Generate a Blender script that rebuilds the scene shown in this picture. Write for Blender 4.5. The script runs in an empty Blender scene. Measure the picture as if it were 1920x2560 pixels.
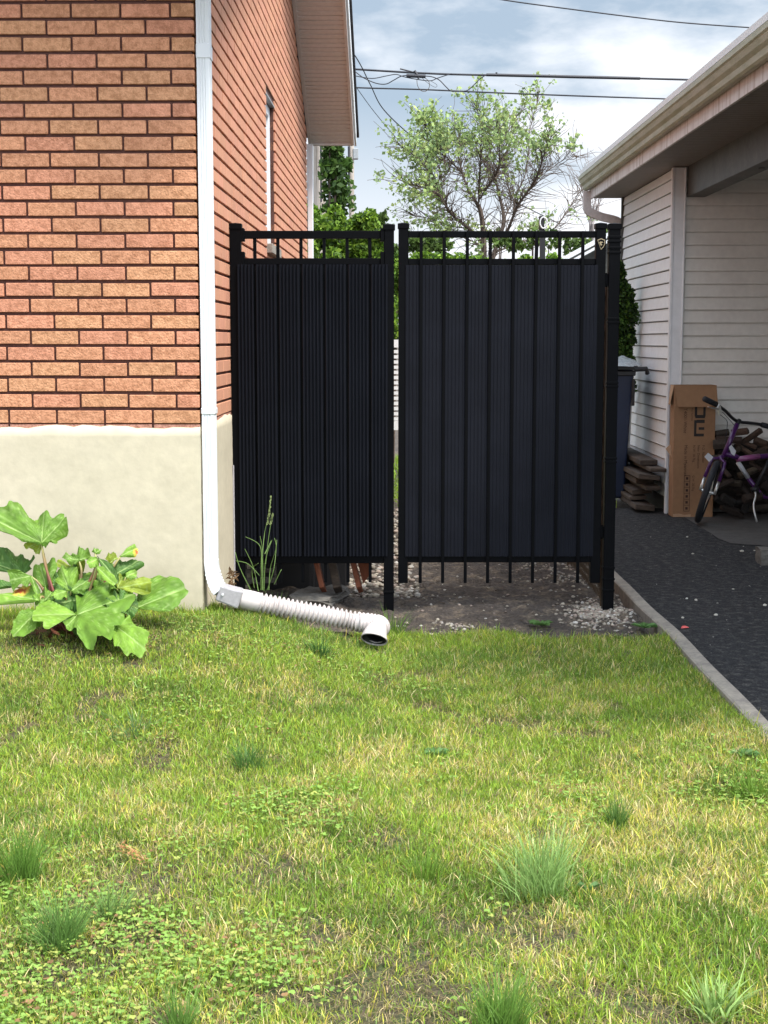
import bpy, bmesh, math, random
import numpy as np
from mathutils import Vector, Matrix, noise as mnoise

# ------------------------------------------------------------------ camera, sky, sun, exposure
SC = bpy.context.scene
C = SC.collection
F, PITCH, H = 3600.0, math.radians(6.78), 1.38
YAW = -math.atan(10/3600)
cam_d = bpy.data.cameras.new("camera"); cam = bpy.data.objects.new("camera", cam_d); C.objects.link(cam)
cam_d.sensor_fit = 'VERTICAL'; cam_d.sensor_height = 36.0; cam_d.lens = F/2560*36.0
cam_d.clip_start = 0.05; cam_d.clip_end = 3000
CAM = Vector((0, 0, H))
cam.location = CAM
cam.rotation_euler = (math.pi/2-PITCH, 0, YAW)
SC.camera = cam
RC = cam.rotation_euler.to_matrix()
def at(px, py, Y):
    d = RC @ Vector(((px-960)/F, (1280-py)/F, -1.0))
    return CAM + d*(Y/d.y)
def on_z(px, py, z):
    d = RC @ Vector(((px-960)/F, (1280-py)/F, -1.0))
    return CAM + d*((z-H)/d.z)

SC.view_settings.view_transform = 'Standard'; SC.view_settings.look = 'None'
SC.view_settings.exposure = 0.50; SC.view_settings.gamma = 1.0
SC.render.engine = 'CYCLES'
try:
    SC.cycles.max_bounces = 8; SC.cycles.transparent_max_bounces = 16
except Exception: pass

SUN_EL, SUN_AZ = math.radians(56), math.radians(128)     # azimuth clockwise from +Y: behind the camera, to the right
world = bpy.data.worlds.new("World"); SC.world = world; world.use_nodes = True
wn, wl = world.node_tree.nodes, world.node_tree.links
wn.clear()
w_out = wn.new('ShaderNodeOutputWorld'); w_bg = wn.new('ShaderNodeBackground'); w_bg.inputs[1].default_value = 0.1
w_sky = wn.new('ShaderNodeTexSky'); w_sky.sky_type = 'NISHITA'; w_sky.sun_disc = False
w_sky.sun_elevation = SUN_EL; w_sky.sun_rotation = SUN_AZ
w_tc = wn.new('ShaderNodeTexCoord'); w_map = wn.new('ShaderNodeMapping'); w_map.inputs['Scale'].default_value = (1, 1, 2.6)
w_map.inputs['Location'].default_value = (0.13, 0.4, 0.22)
w_n1 = wn.new('ShaderNodeTexNoise'); w_n1.inputs['Scale'].default_value = 5.0; w_n1.inputs['Detail'].default_value = 9; w_n1.inputs['Roughness'].default_value = .55
w_r1 = wn.new('ShaderNodeValToRGB'); w_r1.color_ramp.elements[0].position = .46; w_r1.color_ramp.elements[1].position = .64
w_sep = wn.new('ShaderNodeSeparateXYZ'); 
w_hr = wn.new('ShaderNodeMapRange'); w_hr.inputs['From Min'].default_value = 0.16; w_hr.inputs['From Max'].default_value = 0.02
w_add = wn.new('ShaderNodeMath'); w_add.operation = 'ADD'; w_add.use_clamp = True
w_grey = wn.new('ShaderNodeMixRGB'); w_grey.inputs[0].default_value = .8; w_grey.inputs[2].default_value = (3.6, 4.45, 5.4, 1)
w_mix = wn.new('ShaderNodeMixRGB'); w_mix.inputs[2].default_value = (8.3, 8.5, 8.9, 1)
wl.new(w_tc.outputs['Generated'], w_map.inputs[0]); wl.new(w_map.outputs[0], w_n1.inputs['Vector'])
wl.new(w_n1.outputs['Fac'], w_r1.inputs[0]); wl.new(w_tc.outputs['Generated'], w_sep.inputs[0])
wl.new(w_sep.outputs['Z'], w_hr.inputs['Value'])
wl.new(w_r1.outputs[0], w_add.inputs[0]); wl.new(w_hr.outputs[0], w_add.inputs[1])
wl.new(w_sky.outputs[0], w_grey.inputs[1]); wl.new(w_grey.outputs[0], w_mix.inputs[1]); wl.new(w_add.outputs[0], w_mix.inputs[0])
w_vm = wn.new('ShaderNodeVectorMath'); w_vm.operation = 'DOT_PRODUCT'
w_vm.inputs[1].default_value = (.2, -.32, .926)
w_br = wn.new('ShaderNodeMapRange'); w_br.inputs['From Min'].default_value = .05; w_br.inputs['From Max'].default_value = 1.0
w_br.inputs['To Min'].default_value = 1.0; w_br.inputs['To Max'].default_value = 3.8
w_mul = wn.new('ShaderNodeVectorMath'); w_mul.operation = 'SCALE'         # sky brightness raised overhead and behind the camera, added to light the land
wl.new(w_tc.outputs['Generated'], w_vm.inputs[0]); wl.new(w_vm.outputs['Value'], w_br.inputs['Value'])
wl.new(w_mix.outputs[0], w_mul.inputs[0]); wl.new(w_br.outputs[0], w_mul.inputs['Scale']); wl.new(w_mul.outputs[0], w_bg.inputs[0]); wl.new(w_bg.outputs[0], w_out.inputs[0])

sun_d = bpy.data.lights.new("sun", 'SUN'); sun = bpy.data.objects.new("sun", sun_d); C.objects.link(sun)
sun_d.energy = 3.9; sun_d.angle = math.radians(14); sun_d.color = (1, .96, .9)
_sd = Vector((math.sin(SUN_AZ)*math.cos(SUN_EL), math.cos(SUN_AZ)*math.cos(SUN_EL), math.sin(SUN_EL)))
sun.rotation_euler = (-_sd).to_track_quat('-Z', 'Y').to_euler(); sun.location = (3, -5, 20)

rnd = random.Random(7)
NR = np.random.default_rng(11)

# ------------------------------------------------------------------ helpers
class MB:
    def __init__(s): s.v, s.f, s.c = [], [], []
    def add(s, vs, fs, col=None):
        o = len(s.v); s.v += [tuple(p) for p in vs]; s.f += [tuple(i+o for i in f) for f in fs]
        s.c += [col or (1, 1, 1)]*len(vs)
    def box(s, a, b, M=None, col=None):
        (x0, y0, z0), (x1, y1, z1) = a, b
        vs = [Vector(p) for p in ((x0,y0,z0),(x1,y0,z0),(x1,y1,z0),(x0,y1,z0),(x0,y0,z1),(x1,y0,z1),(x1,y1,z1),(x0,y1,z1))]
        if M is not None: vs = [M @ p for p in vs]
        s.add(vs, [(0,3,2,1),(4,5,6,7),(0,1,5,4),(1,2,6,5),(2,3,7,6),(3,0,4,7)], col)
    def beam(s, p, q, w, h, up=(0,0,1), col=None):
        p, q = Vector(p), Vector(q); d = q-p; L = d.length; d.normalize(); up = Vector(up)
        x = d.cross(up); x = x.normalized() if x.length > 1e-5 else Vector((1,0,0)); z = x.cross(d)
        M = Matrix(((x.x,d.x,z.x,p.x),(x.y,d.y,z.y,p.y),(x.z,d.z,z.z,p.z),(0,0,0,1)))
        s.box((-w/2,0,-h/2),(w/2,L,h/2), M, col)
    def tube(s, path, rad, n=10, cap=True, sq=1.0, col=None):
        path = [Vector(p) for p in path]; m = len(path)
        rad = rad if hasattr(rad, '__len__') else [rad]*m
        t0 = (path[1]-path[0]).normalized(); up = Vector((0,0,1)) if abs(t0.z) < .9 else Vector((1,0,0))
        x = t0.cross(up).normalized(); vs = []
        for i, p in enumerate(path):
            t = (path[min(i+1,m-1)]-path[max(i-1,0)]).normalized()
            x = (x-t*x.dot(t)).normalized(); y = t.cross(x)
            for k in range(n):
                a = 2*math.pi*k/n; vs.append(p+(x*math.cos(a)+y*math.sin(a)*sq)*rad[i])
        fs = [(i*n+k, i*n+(k+1)%n, (i+1)*n+(k+1)%n, (i+1)*n+k) for i in range(m-1) for k in range(n)]
        if cap: fs += [tuple(range(n-1,-1,-1)), tuple((m-1)*n+k for k in range(n))]
        s.add(vs, fs, col)
    def rectube(s, path, w, h, up, cap=True):
        path = [Vector(p) for p in path]; m = len(path); up = Vector(up); vs = []
        for i, p in enumerate(path):
            t = (path[min(i+1,m-1)]-path[max(i-1,0)]).normalized()
            x = up; y = t.cross(x).normalized(); x = y.cross(t).normalized()
            hh = h[i] if hasattr(h, '__len__') else h
            for a, b in ((-1,-1),(1,-1),(1,1),(-1,1)): vs.append(p+x*(a*w/2)+y*(b*hh/2))
        fs = [(i*4+k, i*4+(k+1)%4, (i+1)*4+(k+1)%4, (i+1)*4+k) for i in range(m-1) for k in range(4)]
        if cap: fs += [(3,2,1,0), tuple((m-1)*4+k for k in range(4))]
        s.add(vs, fs)
    def sheet(s, pts, nu, nv, col=None):
        fs = [(i*nv+j, i*nv+j+1, (i+1)*nv+j+1, (i+1)*nv+j) for i in range(nu-1) for j in range(nv-1)]
        s.add(pts, fs, col)
    def build(s, name, m, parent=None, smooth=False, bevel=0, colors=False, segs=1):
        me = bpy.data.meshes.new(name); me.from_pydata(s.v, [], s.f)
        if colors:
            a = me.color_attributes.new('Col', 'FLOAT_COLOR', 'POINT')
            a.data.foreach_set('color', np.hstack([np.array(s.c, dtype=np.float32), np.ones((len(s.c),1), np.float32)]).ravel())
        return link(name, me, m, parent, smooth, bevel, segs)
def link(name, me, m, parent=None, smooth=False, bevel=0, segs=1):
    me.update()
    bm = bmesh.new(); bm.from_mesh(me); bmesh.ops.recalc_face_normals(bm, faces=bm.faces) if len(bm.faces) < 60000 else None
    if len(bm.faces) < 60000: bm.to_mesh(me)
    bm.free()
    o = bpy.data.objects.new(name, me); C.objects.link(o); me.materials.append(m)
    if smooth: me.polygons.foreach_set('use_smooth', [True]*len(me.polygons))
    if bevel:
        b = o.modifiers.new('bevel', 'BEVEL'); b.width = bevel; b.segments = segs; b.limit_method = 'ANGLE'
    if parent is not None:
        o.parent = parent; o.matrix_parent_inverse = Matrix.Translation(-parent.location)
    return o
def np_mesh(name, V, faces_sizes, loops, m, col=None, parent=None):
    me = bpy.data.meshes.new(name); me.vertices.add(len(V)); me.vertices.foreach_set('co', V.astype(np.float32).ravel())
    me.loops.add(len(loops)); me.loops.foreach_set('vertex_index', loops.astype(np.int32))
    me.polygons.add(len(faces_sizes)); st = np.concatenate([[0], np.cumsum(faces_sizes)[:-1]])
    me.polygons.foreach_set('loop_start', st.astype(np.int32)); me.update(calc_edges=True)
    if col is not None:
        a = me.color_attributes.new('Col', 'FLOAT_COLOR', 'POINT')
        a.data.foreach_set('color', np.hstack([col, np.ones((len(col),1))]).astype(np.float32).ravel())
    o = bpy.data.objects.new(name, me); C.objects.link(o); me.materials.append(m)
    if parent is not None:
        o.parent = parent; o.matrix_parent_inverse = Matrix.Translation(-parent.location)
    return o
def thing(name, label, cat, loc, group=None):
    o = bpy.data.objects.new(name, None); C.objects.link(o); o.location = loc; o.empty_display_size = .1
    return tag(o, label, cat, group)
def tag(o, label, cat, group=None, kind=None):
    o['label'] = label; o['category'] = cat
    if group: o['group'] = group
    if kind: o['kind'] = kind
    return o
def struct(o, label=None, kind='structure'):
    o['kind'] = kind
    if label: o['label'] = label
    return o

def mat(name, base, rough=.7, var=0, var_scale=8, base2=None, bump=0, bump_scale=60, metal=0, attr=False, transl=0, spec=.5,
        scale3=(1,1,1), detail=6, thr=(.35,.65), bump_dist=.01, coat=0):
    m = bpy.data.materials.new(name); m.use_nodes = True; n, l = m.node_tree.nodes, m.node_tree.links
    b = n['Principled BSDF']; b.inputs['Roughness'].default_value = rough; b.inputs['Metallic'].default_value = metal
    b.inputs['Specular IOR Level'].default_value = spec; b.inputs['Coat Weight'].default_value = coat
    tc = n.new('ShaderNodeTexCoord'); mp = n.new('ShaderNodeMapping'); mp.inputs['Scale'].default_value = scale3
    l.new(tc.outputs['Object'], mp.inputs[0])
    if attr:
        at_ = n.new('ShaderNodeAttribute'); at_.attribute_name = 'Col'; csrc = at_.outputs['Color']
    else:
        rgb = n.new('ShaderNodeRGB'); rgb.outputs[0].default_value = (*base, 1); csrc = rgb.outputs[0]
    if base2 is not None:
        nz = n.new('ShaderNodeTexNoise'); nz.inputs['Scale'].default_value = var_scale; nz.inputs['Detail'].default_value = detail
        nz.inputs['Roughness'].default_value = .6
        l.new(mp.outputs[0], nz.inputs['Vector'])
        rp = n.new('ShaderNodeValToRGB'); rp.color_ramp.elements[0].position = thr[0]; rp.color_ramp.elements[1].position = thr[1]
        l.new(nz.outputs['Fac'], rp.inputs[0]); mx = n.new('ShaderNodeMixRGB')
        if attr: mx.blend_type = 'MULTIPLY'; mx.inputs[2].default_value = (*base2, 1)
        else: mx.inputs[2].default_value = (*base2, 1)
        l.new(rp.outputs[0], mx.inputs[0]); l.new(csrc, mx.inputs[1]); csrc = mx.outputs[0]
    if var:
        n2 = n.new('ShaderNodeTexNoise'); n2.inputs['Scale'].default_value = var_scale*5.3; n2.inputs['Detail'].default_value = 5
        l.new(mp.outputs[0], n2.inputs['Vector']); mr = n.new('ShaderNodeMapRange')
        mr.inputs['From Min'].default_value = .3; mr.inputs['From Max'].default_value = .7
        mr.inputs['To Min'].default_value = 1-var; mr.inputs['To Max'].default_value = 1+var
        l.new(n2.outputs['Fac'], mr.inputs['Value']); hs = n.new('ShaderNodeHueSaturation')
        l.new(mr.outputs[0], hs.inputs['Value']); l.new(csrc, hs.inputs['Color']); csrc = hs.outputs[0]
    l.new(csrc, b.inputs['Base Color'])
    if bump:
        n3 = n.new('ShaderNodeTexNoise'); n3.inputs['Scale'].default_value = bump_scale; n3.inputs['Detail'].default_value = 6
        l.new(mp.outputs[0], n3.inputs['Vector']); bp = n.new('ShaderNodeBump'); bp.inputs['Strength'].default_value = bump
        bp.inputs['Distance'].default_value = bump_dist; l.new(n3.outputs['Fac'], bp.inputs['Height']); l.new(bp.outputs[0], b.inputs['Normal'])
    if transl:
        tr = n.new('ShaderNodeBsdfTranslucent'); l.new(csrc, tr.inputs[0]); ms = n.new('ShaderNodeMixShader'); ms.inputs[0].default_value = transl
        l.new(b.outputs[0], ms.inputs[1]); l.new(tr.outputs[0], ms.inputs[2]); l.new(ms.outputs[0], n['Material Output'].inputs['Surface'])
    return m
def ss(t): t = np.clip(t, 0, 1); return t*t*(3-2*t)
def gz(x, y):
    x = np.asarray(x, float); y = np.asarray(y, float)
    r = .2*ss((.25-x)/1.05)*ss((y-4.3)/1.6)*(1-ss((y-6.35)/.8))
    return r + .012*np.sin(x*3.1+y*1.3)*np.cos(y*2.3-x) + .006*np.sin(x*9+2)*np.sin(y*8)
def gzf(x, y): return float(gz(x, y))
_P = NR.random((64, 64, 4))
def vnoise(x, y, s, ch=0):
    x = np.asarray(x)*s+100; y = np.asarray(y)*s+100; xi = np.floor(x).astype(int); yi = np.floor(y).astype(int)
    fx, fy = ss(x-xi), ss(y-yi); g = _P[:, :, ch]
    a = g[xi%64, yi%64]; b = g[(xi+1)%64, yi%64]; c = g[xi%64, (yi+1)%64]; d = g[(xi+1)%64, (yi+1)%64]
    return (a*(1-fx)+b*fx)*(1-fy)+(c*(1-fx)+d*fx)*fy
def fnoise(x, y, s, ch=0): return .55*vnoise(x,y,s,ch)+.3*vnoise(x,y,s*2.1,(ch+1)%4)+.15*vnoise(x,y,s*4.3,(ch+2)%4)

# ------------------------------------------------------------------ materials
M = {}
M['brick'] = mat('brick_clay', (1,1,1), .92, var=.14, var_scale=42, base2=(.72,.68,.64), bump=1.0, bump_scale=110, attr=True, bump_dist=.005, thr=(.42,.62), spec=.2)
M['brick_side'] = mat('brick_clay_striped', (1,1,1), .85, var=.06, var_scale=9, base2=(.88,.80,.76), bump=.4, bump_scale=60, attr=True, scale3=(1,9,.25), bump_dist=.004)
M['mortar'] = mat('mortar', (.085,.034,.025), .95, var=.2, var_scale=20, bump=.5, bump_scale=120, bump_dist=.003)
M['parge'] = mat('cream_parging', (.565,.50,.365), .9, var=.05, var_scale=5, base2=(.50,.44,.315), bump=.3, bump_scale=9, bump_dist=.012, thr=(.3,.75))
M['white_metal'] = mat('white_painted_aluminium', (.70,.71,.71), .5)
M['plastic'] = mat('off_white_plastic', (.54,.485,.465), .6, var=.08, var_scale=9, base2=(.30,.26,.235), thr=(.5,.78))
M['plastic_grey'] = mat('grey_plastic', (.36,.34,.35), .55, var=.12, var_scale=14)
M['black_metal'] = mat('black_powder_coat', (.0020,.0022,.0030), .5, var=.15, var_scale=3, spec=.07)
M['slat'] = mat('charcoal_slat', (.0075,.0086,.0125), .6, var=.12, var_scale=1.0, spec=.08)
M['slat2'] = mat('charcoal_slat_gate', (.0075,.0084,.0125), .6, var=.15, var_scale=1.0, spec=.10)
M['beige'] = mat('beige_aluminium', (.62,.565,.52), .5, var=.05, var_scale=6)
M['vinyl'] = mat('beige_vinyl', (.74,.735,.74), .5, var=.04, var_scale=4, base2=(.69,.675,.67), thr=(.4,.8), bump=.12, bump_scale=90, bump_dist=.002)
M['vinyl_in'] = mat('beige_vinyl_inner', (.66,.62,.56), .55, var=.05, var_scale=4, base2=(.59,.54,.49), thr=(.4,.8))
M['gutter'] = mat('stained_cream_gutter', (.40,.395,.30), .5, var=.08, var_scale=7, base2=(.25,.26,.16), thr=(.4,.75), scale3=(1,.6,3))
M['fascia'] = mat('stained_white_fascia', (.66,.61,.59), .5, var=.10, var_scale=5, base2=(.38,.29,.24), thr=(.5,.66), scale3=(1,3.2,.35))
M['soffit_g'] = mat('brown_soffit', (.20,.175,.16), .6, var=.08, var_scale=5)
M['steel'] = mat('dark_steel_beam', (.085,.085,.075), .5, var=.2, var_scale=5, base2=(.05,.05,.045), metal=.3)
M['shingle'] = mat('dark_shingle', (.05,.048,.05), .9, var=.3, var_scale=8, bump=.5)
M['darkwood'] = mat('dark_ceiling', (.10,.095,.085), .8, var=.1)
M['asphalt'] = mat('asphalt', (.024,.024,.0255), .92, var=.75, var_scale=22, base2=(.078,.073,.068), thr=(.47,.72), detail=11, bump=.9, bump_scale=170, bump_dist=.008, spec=.2)
M['concrete'] = mat('worn_concrete', (.30,.265,.215), .9, var=.14, var_scale=14, base2=(.2,.175,.15), bump=.5, bump_scale=90, bump_dist=.004)
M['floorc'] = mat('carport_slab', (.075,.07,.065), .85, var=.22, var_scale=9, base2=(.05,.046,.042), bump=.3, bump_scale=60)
M['soil'] = mat('dark_soil', (.070,.056,.046), .97, var=.4, var_scale=11, base2=(.16,.125,.09), thr=(.48,.66), bump=1.0, bump_scale=60, bump_dist=.03)
M['lawn_soil'] = mat('thatch_soil', (.075,.058,.032), .97, var=.4, var_scale=20, base2=(.045,.062,.018), thr=(.4,.6), bump=1.0, bump_scale=70, bump_dist=.012)
M['blade'] = mat('grass_blade', (1,1,1), .55, attr=True, transl=.35, spec=.3)
M['pebble'] = mat('pebble', (1,1,1), .8, attr=True, var=.1, var_scale=30)
M['leaf'] = mat('tree_leaf', (1,1,1), .55, attr=True, transl=.35, spec=.3)
M['bark'] = mat('tree_bark', (.085,.06,.045), .9, var=.3, var_scale=5)
M['pole'] = mat('weathered_pole', (.40,.35,.30), .9, var=.2, var_scale=3, base2=(.22,.185,.15), scale3=(6,6,.35), thr=(.45,.65), bump=.5, bump_scale=12)
M['cable'] = mat('black_cable', (.02,.02,.026), .6)
M['card'] = mat('cardboard', (.27,.145,.072), .85, var=.06, var_scale=6, base2=(.25,.13,.065), thr=(.35,.8))
M['card_in'] = mat('cardboard_inner', (.40,.25,.15), .9, var=.08, var_scale=9)
M['ink'] = mat('black_ink', (.02,.016,.014), .8)
M['ink2'] = mat('brown_ink', (.05,.02,.013), .8)
M['rubber'] = mat('tyre_rubber', (.012,.013,.017), .75, bump=.6, bump_scale=110, bump_dist=.006)
M['purple'] = mat('purple_paint', (.065,.012,.10), .3, coat=.4)
M['pink'] = mat('pink_paint', (.26,.07,.19), .35, coat=.4)
M['chrome'] = mat('silver_metal', (.62,.62,.60), .3, metal=.75)
M['bluebin'] = mat('dark_blue_plastic', (.006,.014,.042), .5, var=.1, var_scale=6)
M['blackp'] = mat('black_plastic', (.012,.012,.014), .5)
M['bag'] = mat('clear_grey_bag', (.42,.46,.48), .25, var=.25, var_scale=9, bump=.7, bump_scale=25, bump_dist=.02)
M['oldwood'] = mat('grey_brown_wood', (.042,.030,.022), .9, var=.25, var_scale=6, base2=(.10,.072,.052), scale3=(1,.4,4), thr=(.4,.7), bump=.3)
M['firewood'] = mat('split_wood', (1,1,1), .9, attr=True, var=.3, var_scale=12, bump=.5, bump_scale=50)
M['redplank'] = mat('red_brown_plank', (.24,.075,.035), .8, var=.15, var_scale=8, scale3=(1,1,.3))
M['glass'] = mat('window_glass', (.45,.5,.55), .08, spec=1.0)
M['gold'] = mat('dull_gold_print', (.30,.24,.14), .5)
M['stone'] = mat('grey_stone', (.13,.12,.105), .95, var=.2, var_scale=9, bump=.7, bump_scale=25)
M['tag'] = mat('pale_sticker', (.5,.5,.52), .6)
M['rust'] = mat('rusty_wire', (.07,.045,.025), .8, var=.3, var_scale=30)
M['galv'] = mat('galvanised_flashing', (.30,.31,.31), .4, metal=.4, var=.1)
M['stalk'] = mat('rhubarb_stalk', (1,1,1), .5, attr=True, spec=.4)
# ------------------------------------------------------------------ brick house
TH = math.atan(68/3600)                                    # the house is turned a little against the garage
YW = 6.20
c0 = at(496, 852, YW); HX, HY = c0.x, YW
HD = Vector((math.sin(TH), math.cos(TH), 0)); HR = Vector((math.cos(TH), -math.sin(TH), 0))
MH = Matrix(((HR.x, HD.x, 0, HX), (HR.y, HD.y, 0, HY), (0, 0, 1, 0), (0, 0, 0, 1)))   # local: x right along the front, y back, z up
CP, LP, BH, BL = .06765, .2073, .0546, .1975
ZB = at(200, 1058, YW).z                                   # underside of the first course
S_END = 6.85
def rake(s): return 3.133 + .479*min(7.0-s, s+.1)
house = thing('brick_house', 'orange brick house with cream parged foundation and sloping brown eaves', 'house', (HX, HY, 0))
br, bs = MB(), MB()
def brick_col(k):
    t = rnd.random(); a = Vector((.60,.285,.160)) if t < .4 else (Vector((.590,.298,.160)) if t < .72 else Vector((.605,.272,.165)))
    if k: a = a*.45 + Vector((.63,.31,.205))*.50
    return tuple(a*rnd.uniform(.92,1.07))
def rbox(mb, x0,x1,y0,y1,z0,z1,col, e=.0022):
    # brick with slightly chamfered faces
    mb.box((x0,y0,z0),(x1,y1,z1), MH, col)
WS0, WS1, WZ0, WZ1 = 3.12, 3.72, 1.99, 2.93               # side window opening
ncourse = 62
for k in range(ncourse):
    z0 = ZB + k*CP; z1 = z0+BH; odd = (k+1) % 2
    # front face: bricks end at the corner (x=0), alternate courses start with a half
    if z1 < 3.05:
        x = 0.0; first = True
        while x > -2.6:
            L = .0935 if (first and not odd) else BL
            j = rnd.uniform(-.0016, .0016)
            rbox(br, x-L, x, -.0+rnd.uniform(-.0015,.0015), .10, z0+j, z1+j, brick_col(0)); x -= L+(LP-BL); first = False
    # side face: x=0 plane, running back
    s = .0005; first = True
    while s < S_END:
        L = .0935 if (first and odd) else BL
        e = min(s+L, S_END)
        if e-s > .02 and z1 < rake((s+e)/2)+.05:
            segs = [(s, e)]
            if z1 > WZ0+.004 and z0 < WZ1:
                segs = [(a, b) for a, b in ((s, min(e, WS0)), (max(s, WS1), e)) if b-a > .01]
            for a, b in segs:
                if first: a = .1005
                if b-a > .004: bs.box((-.10, a, z0), (rnd.uniform(-.0012,.0012), b, z1), MH, brick_col(1))
        s = e+(LP-BL); first = False
bsmat = M['brick']
br.build('front_brickwork', M['brick'], house, colors=True, bevel=.0022)
bs.build('side_brickwork', M['brick_side'], house, colors=True, bevel=.002)
mo = MB(); mo.box((-2.7,.011,ZB-.02),(-.011,.12,3.1),MH)
for a, b, c, d in ((.12,WS0,ZB-.02,WZ1+.02),(WS1,S_END,ZB-.02,WZ1+.02),(WS0,WS1,ZB-.02,WZ0)): mo.box((-.12,a,c),(-.011,b,d),MH)
z = WZ1+.02
zz = [(S_END*i/33) for i in range(34)]
for i in range(33):
    mo.box((-.12, zz[i]+.12*(i==0), z), (-.011, zz[i+1], max(z+.01, min(rake(zz[i]), rake(zz[i+1])))), MH)
mo.build('mortar', M['mortar'], house)
# parged foundation: bumpy sheet with ragged top lip
fo = MB(); nx, nz = 70, 34; ZT = at(200, 1068, YW).z
def par(u, w, side):
    z = -.35+(ZT+.35)*w
    if w > .999: z += .005*math.sin(u*9)+rnd.uniform(-.006,.006)
    n = .004*mnoise.noise(Vector((u*4, z*5, side*7)))+.002*mnoise.noise(Vector((u*17, z*17, 3)))
    return z, n
for side, (u0, u1) in enumerate(((-2.7, .004), (.0, S_END))):
    pts = []
    N = nx if side == 0 else 120
    for i in range(N):
        u = u0+(u1-u0)*i/(N-1)
        for j in range(nz):
            z, n = par(u, j/(nz-1), side)
            pts.append(MH @ (Vector((u, -.006-n, z)) if side == 0 else Vector((.006+n, max(u,-.004), z))))
        pts.append(MH @ (Vector((u, .03, pts_z := z+.004)) if side == 0 else Vector((-.03, u, z+.004))))
    fo.sheet(pts, N, nz+1)
fo.build('foundation', M['parge'], house, smooth=True)
lip = MB()   # strip of half-buried first course just under the brickwork
x = 0
while x > -2.6:
    lip.box((x-.197, .001, ZT-.02), (x, .05, ZB-.006), MH, (.46,.23,.17)); x -= LP
x = .11
while x < S_END: lip.box((-.05, x, ZT-.02), (-.001, min(x+.197,S_END), ZB-.006), MH, (.46,.23,.17)); x += LP
lip.build('buried_brick_course', M['brick'], house, colors=True)
# window in the side wall
win = MB(); zz0, zz1 = WZ0+.01, WZ1
for a in ((WS0,zz0,WS0+.07,zz1),(WS1-.07,zz0,WS1,zz1),(WS0+.07,zz0,WS1-.07,zz0+.07),(WS0+.07,zz1-.07,WS1-.07,zz1)):
    win.box((-.075,a[0],a[1]),(-.034,a[2],a[3]),MH)
w_o = win.build('window', M['white_metal'], house, bevel=.004)
g = MB(); g.box((-.06,WS0+.06,zz0+.06),(-.052,WS1-.06,zz1-.06),MH); g.build('window_pane', M['glass'], w_o)
sl = MB(); sl.box((-.07,WS0-.02,WZ0-.055),(.035,WS1+.03,WZ0+.006),MH); sl.build('window_sill', M['concrete'], w_o, bevel=.004)
ln = MB(); ln.box((-.075,WS0-.01,WZ1),(-.001,WS1+.01,WZ1+.012),MH); ln.build('lintel', M['galv'], w_o)
# rake soffit, fascia, roof along the gable side
OV = .40; sof = MB(); E0, E1, SR = -.45, 7.0, 3.45
def rk(s): return rake(s)
s = E0; step = .051
while s < E1-1e-6:
    e = min(s+step, E1)
    for (a, b, dz) in ((s, s+step*.75, 0), (s+step*.75, e, .009)):
        za, zb = rk(a)+dz, rk(b)+dz
        sof.add([MH@Vector(p) for p in ((.012,a,za),(OV,a,za),(OV,b,zb),(.012,b,zb))], [(0,1,2,3)])
    for a, d0, d1 in ((s+step*.75, 0, .009), (e, .009, 0)):
        za = rk(a); sof.add([MH@Vector(p) for p in ((.012,a,za),(OV,a,za),(OV,a,za+.009),(.012,a,za+.009))], [(0,1,2,3)])
    s = e
sof.build('soffit', M['beige'], house)
tr = MB()
def slope_bar(x0, x1, d0, d1, s0, s1):
    for a, b in ((s0, SR), (SR, s1)):
        vs = [MH@Vector(p) for p in ((x0,a,rk(a)+d0),(x1,a,rk(a)+d0),(x1,b,rk(b)+d0),(x0,b,rk(b)+d0),(x0,a,rk(a)+d1),(x1,a,rk(a)+d1),(x1,b,rk(b)+d1),(x0,b,rk(b)+d1))]
        tr2.add(vs, [(0,3,2,1),(4,5,6,7),(0,1,5,4),(1,2,6,5),(2,3,7,6),(3,0,4,7)])
tr2 = MB(); slope_bar(.003,.03,-.012,.02,E0,E1); slope_bar(OV-.012,OV+.012,-.014,.17,E0,E1); 
tr2.box((.003,E1,rk(E1)-.014),(OV+.012,E1+.018,rk(E1)+.17),MH)
tr2.build('eave_trim', M['beige'], house)
tr2 = MB(); slope_bar(OV+.0125,OV+.03,.05,.20,E0,E1+.12); tr2.build('fascia', M['white_metal'], house)
tr2 = MB(); slope_bar(-2.7,OV+.05,.205,.235,E0,E1+.25); tr2.build('roof', M['shingle'], house)
bw = MB(); bw.box((-2.7,S_END-.1,0),(-.13,S_END,2.9),MH); bw.box((-2.7,.13,-.2),(-2.6,S_END-.1,2.9),MH); bw.build('rear_wall', M['mortar'], house)
rc = MB(); p0 = at(777, 400, 12.85)
rc.box((.0,S_END+.01,0),(.050,S_END+.07,rk(E1)-.02),MH)
tag(rc.build('rear_downspout', M['white_metal'], bevel=.005), 'white vertical downspout at the far end of the brick side wall', 'downspout')

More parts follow.
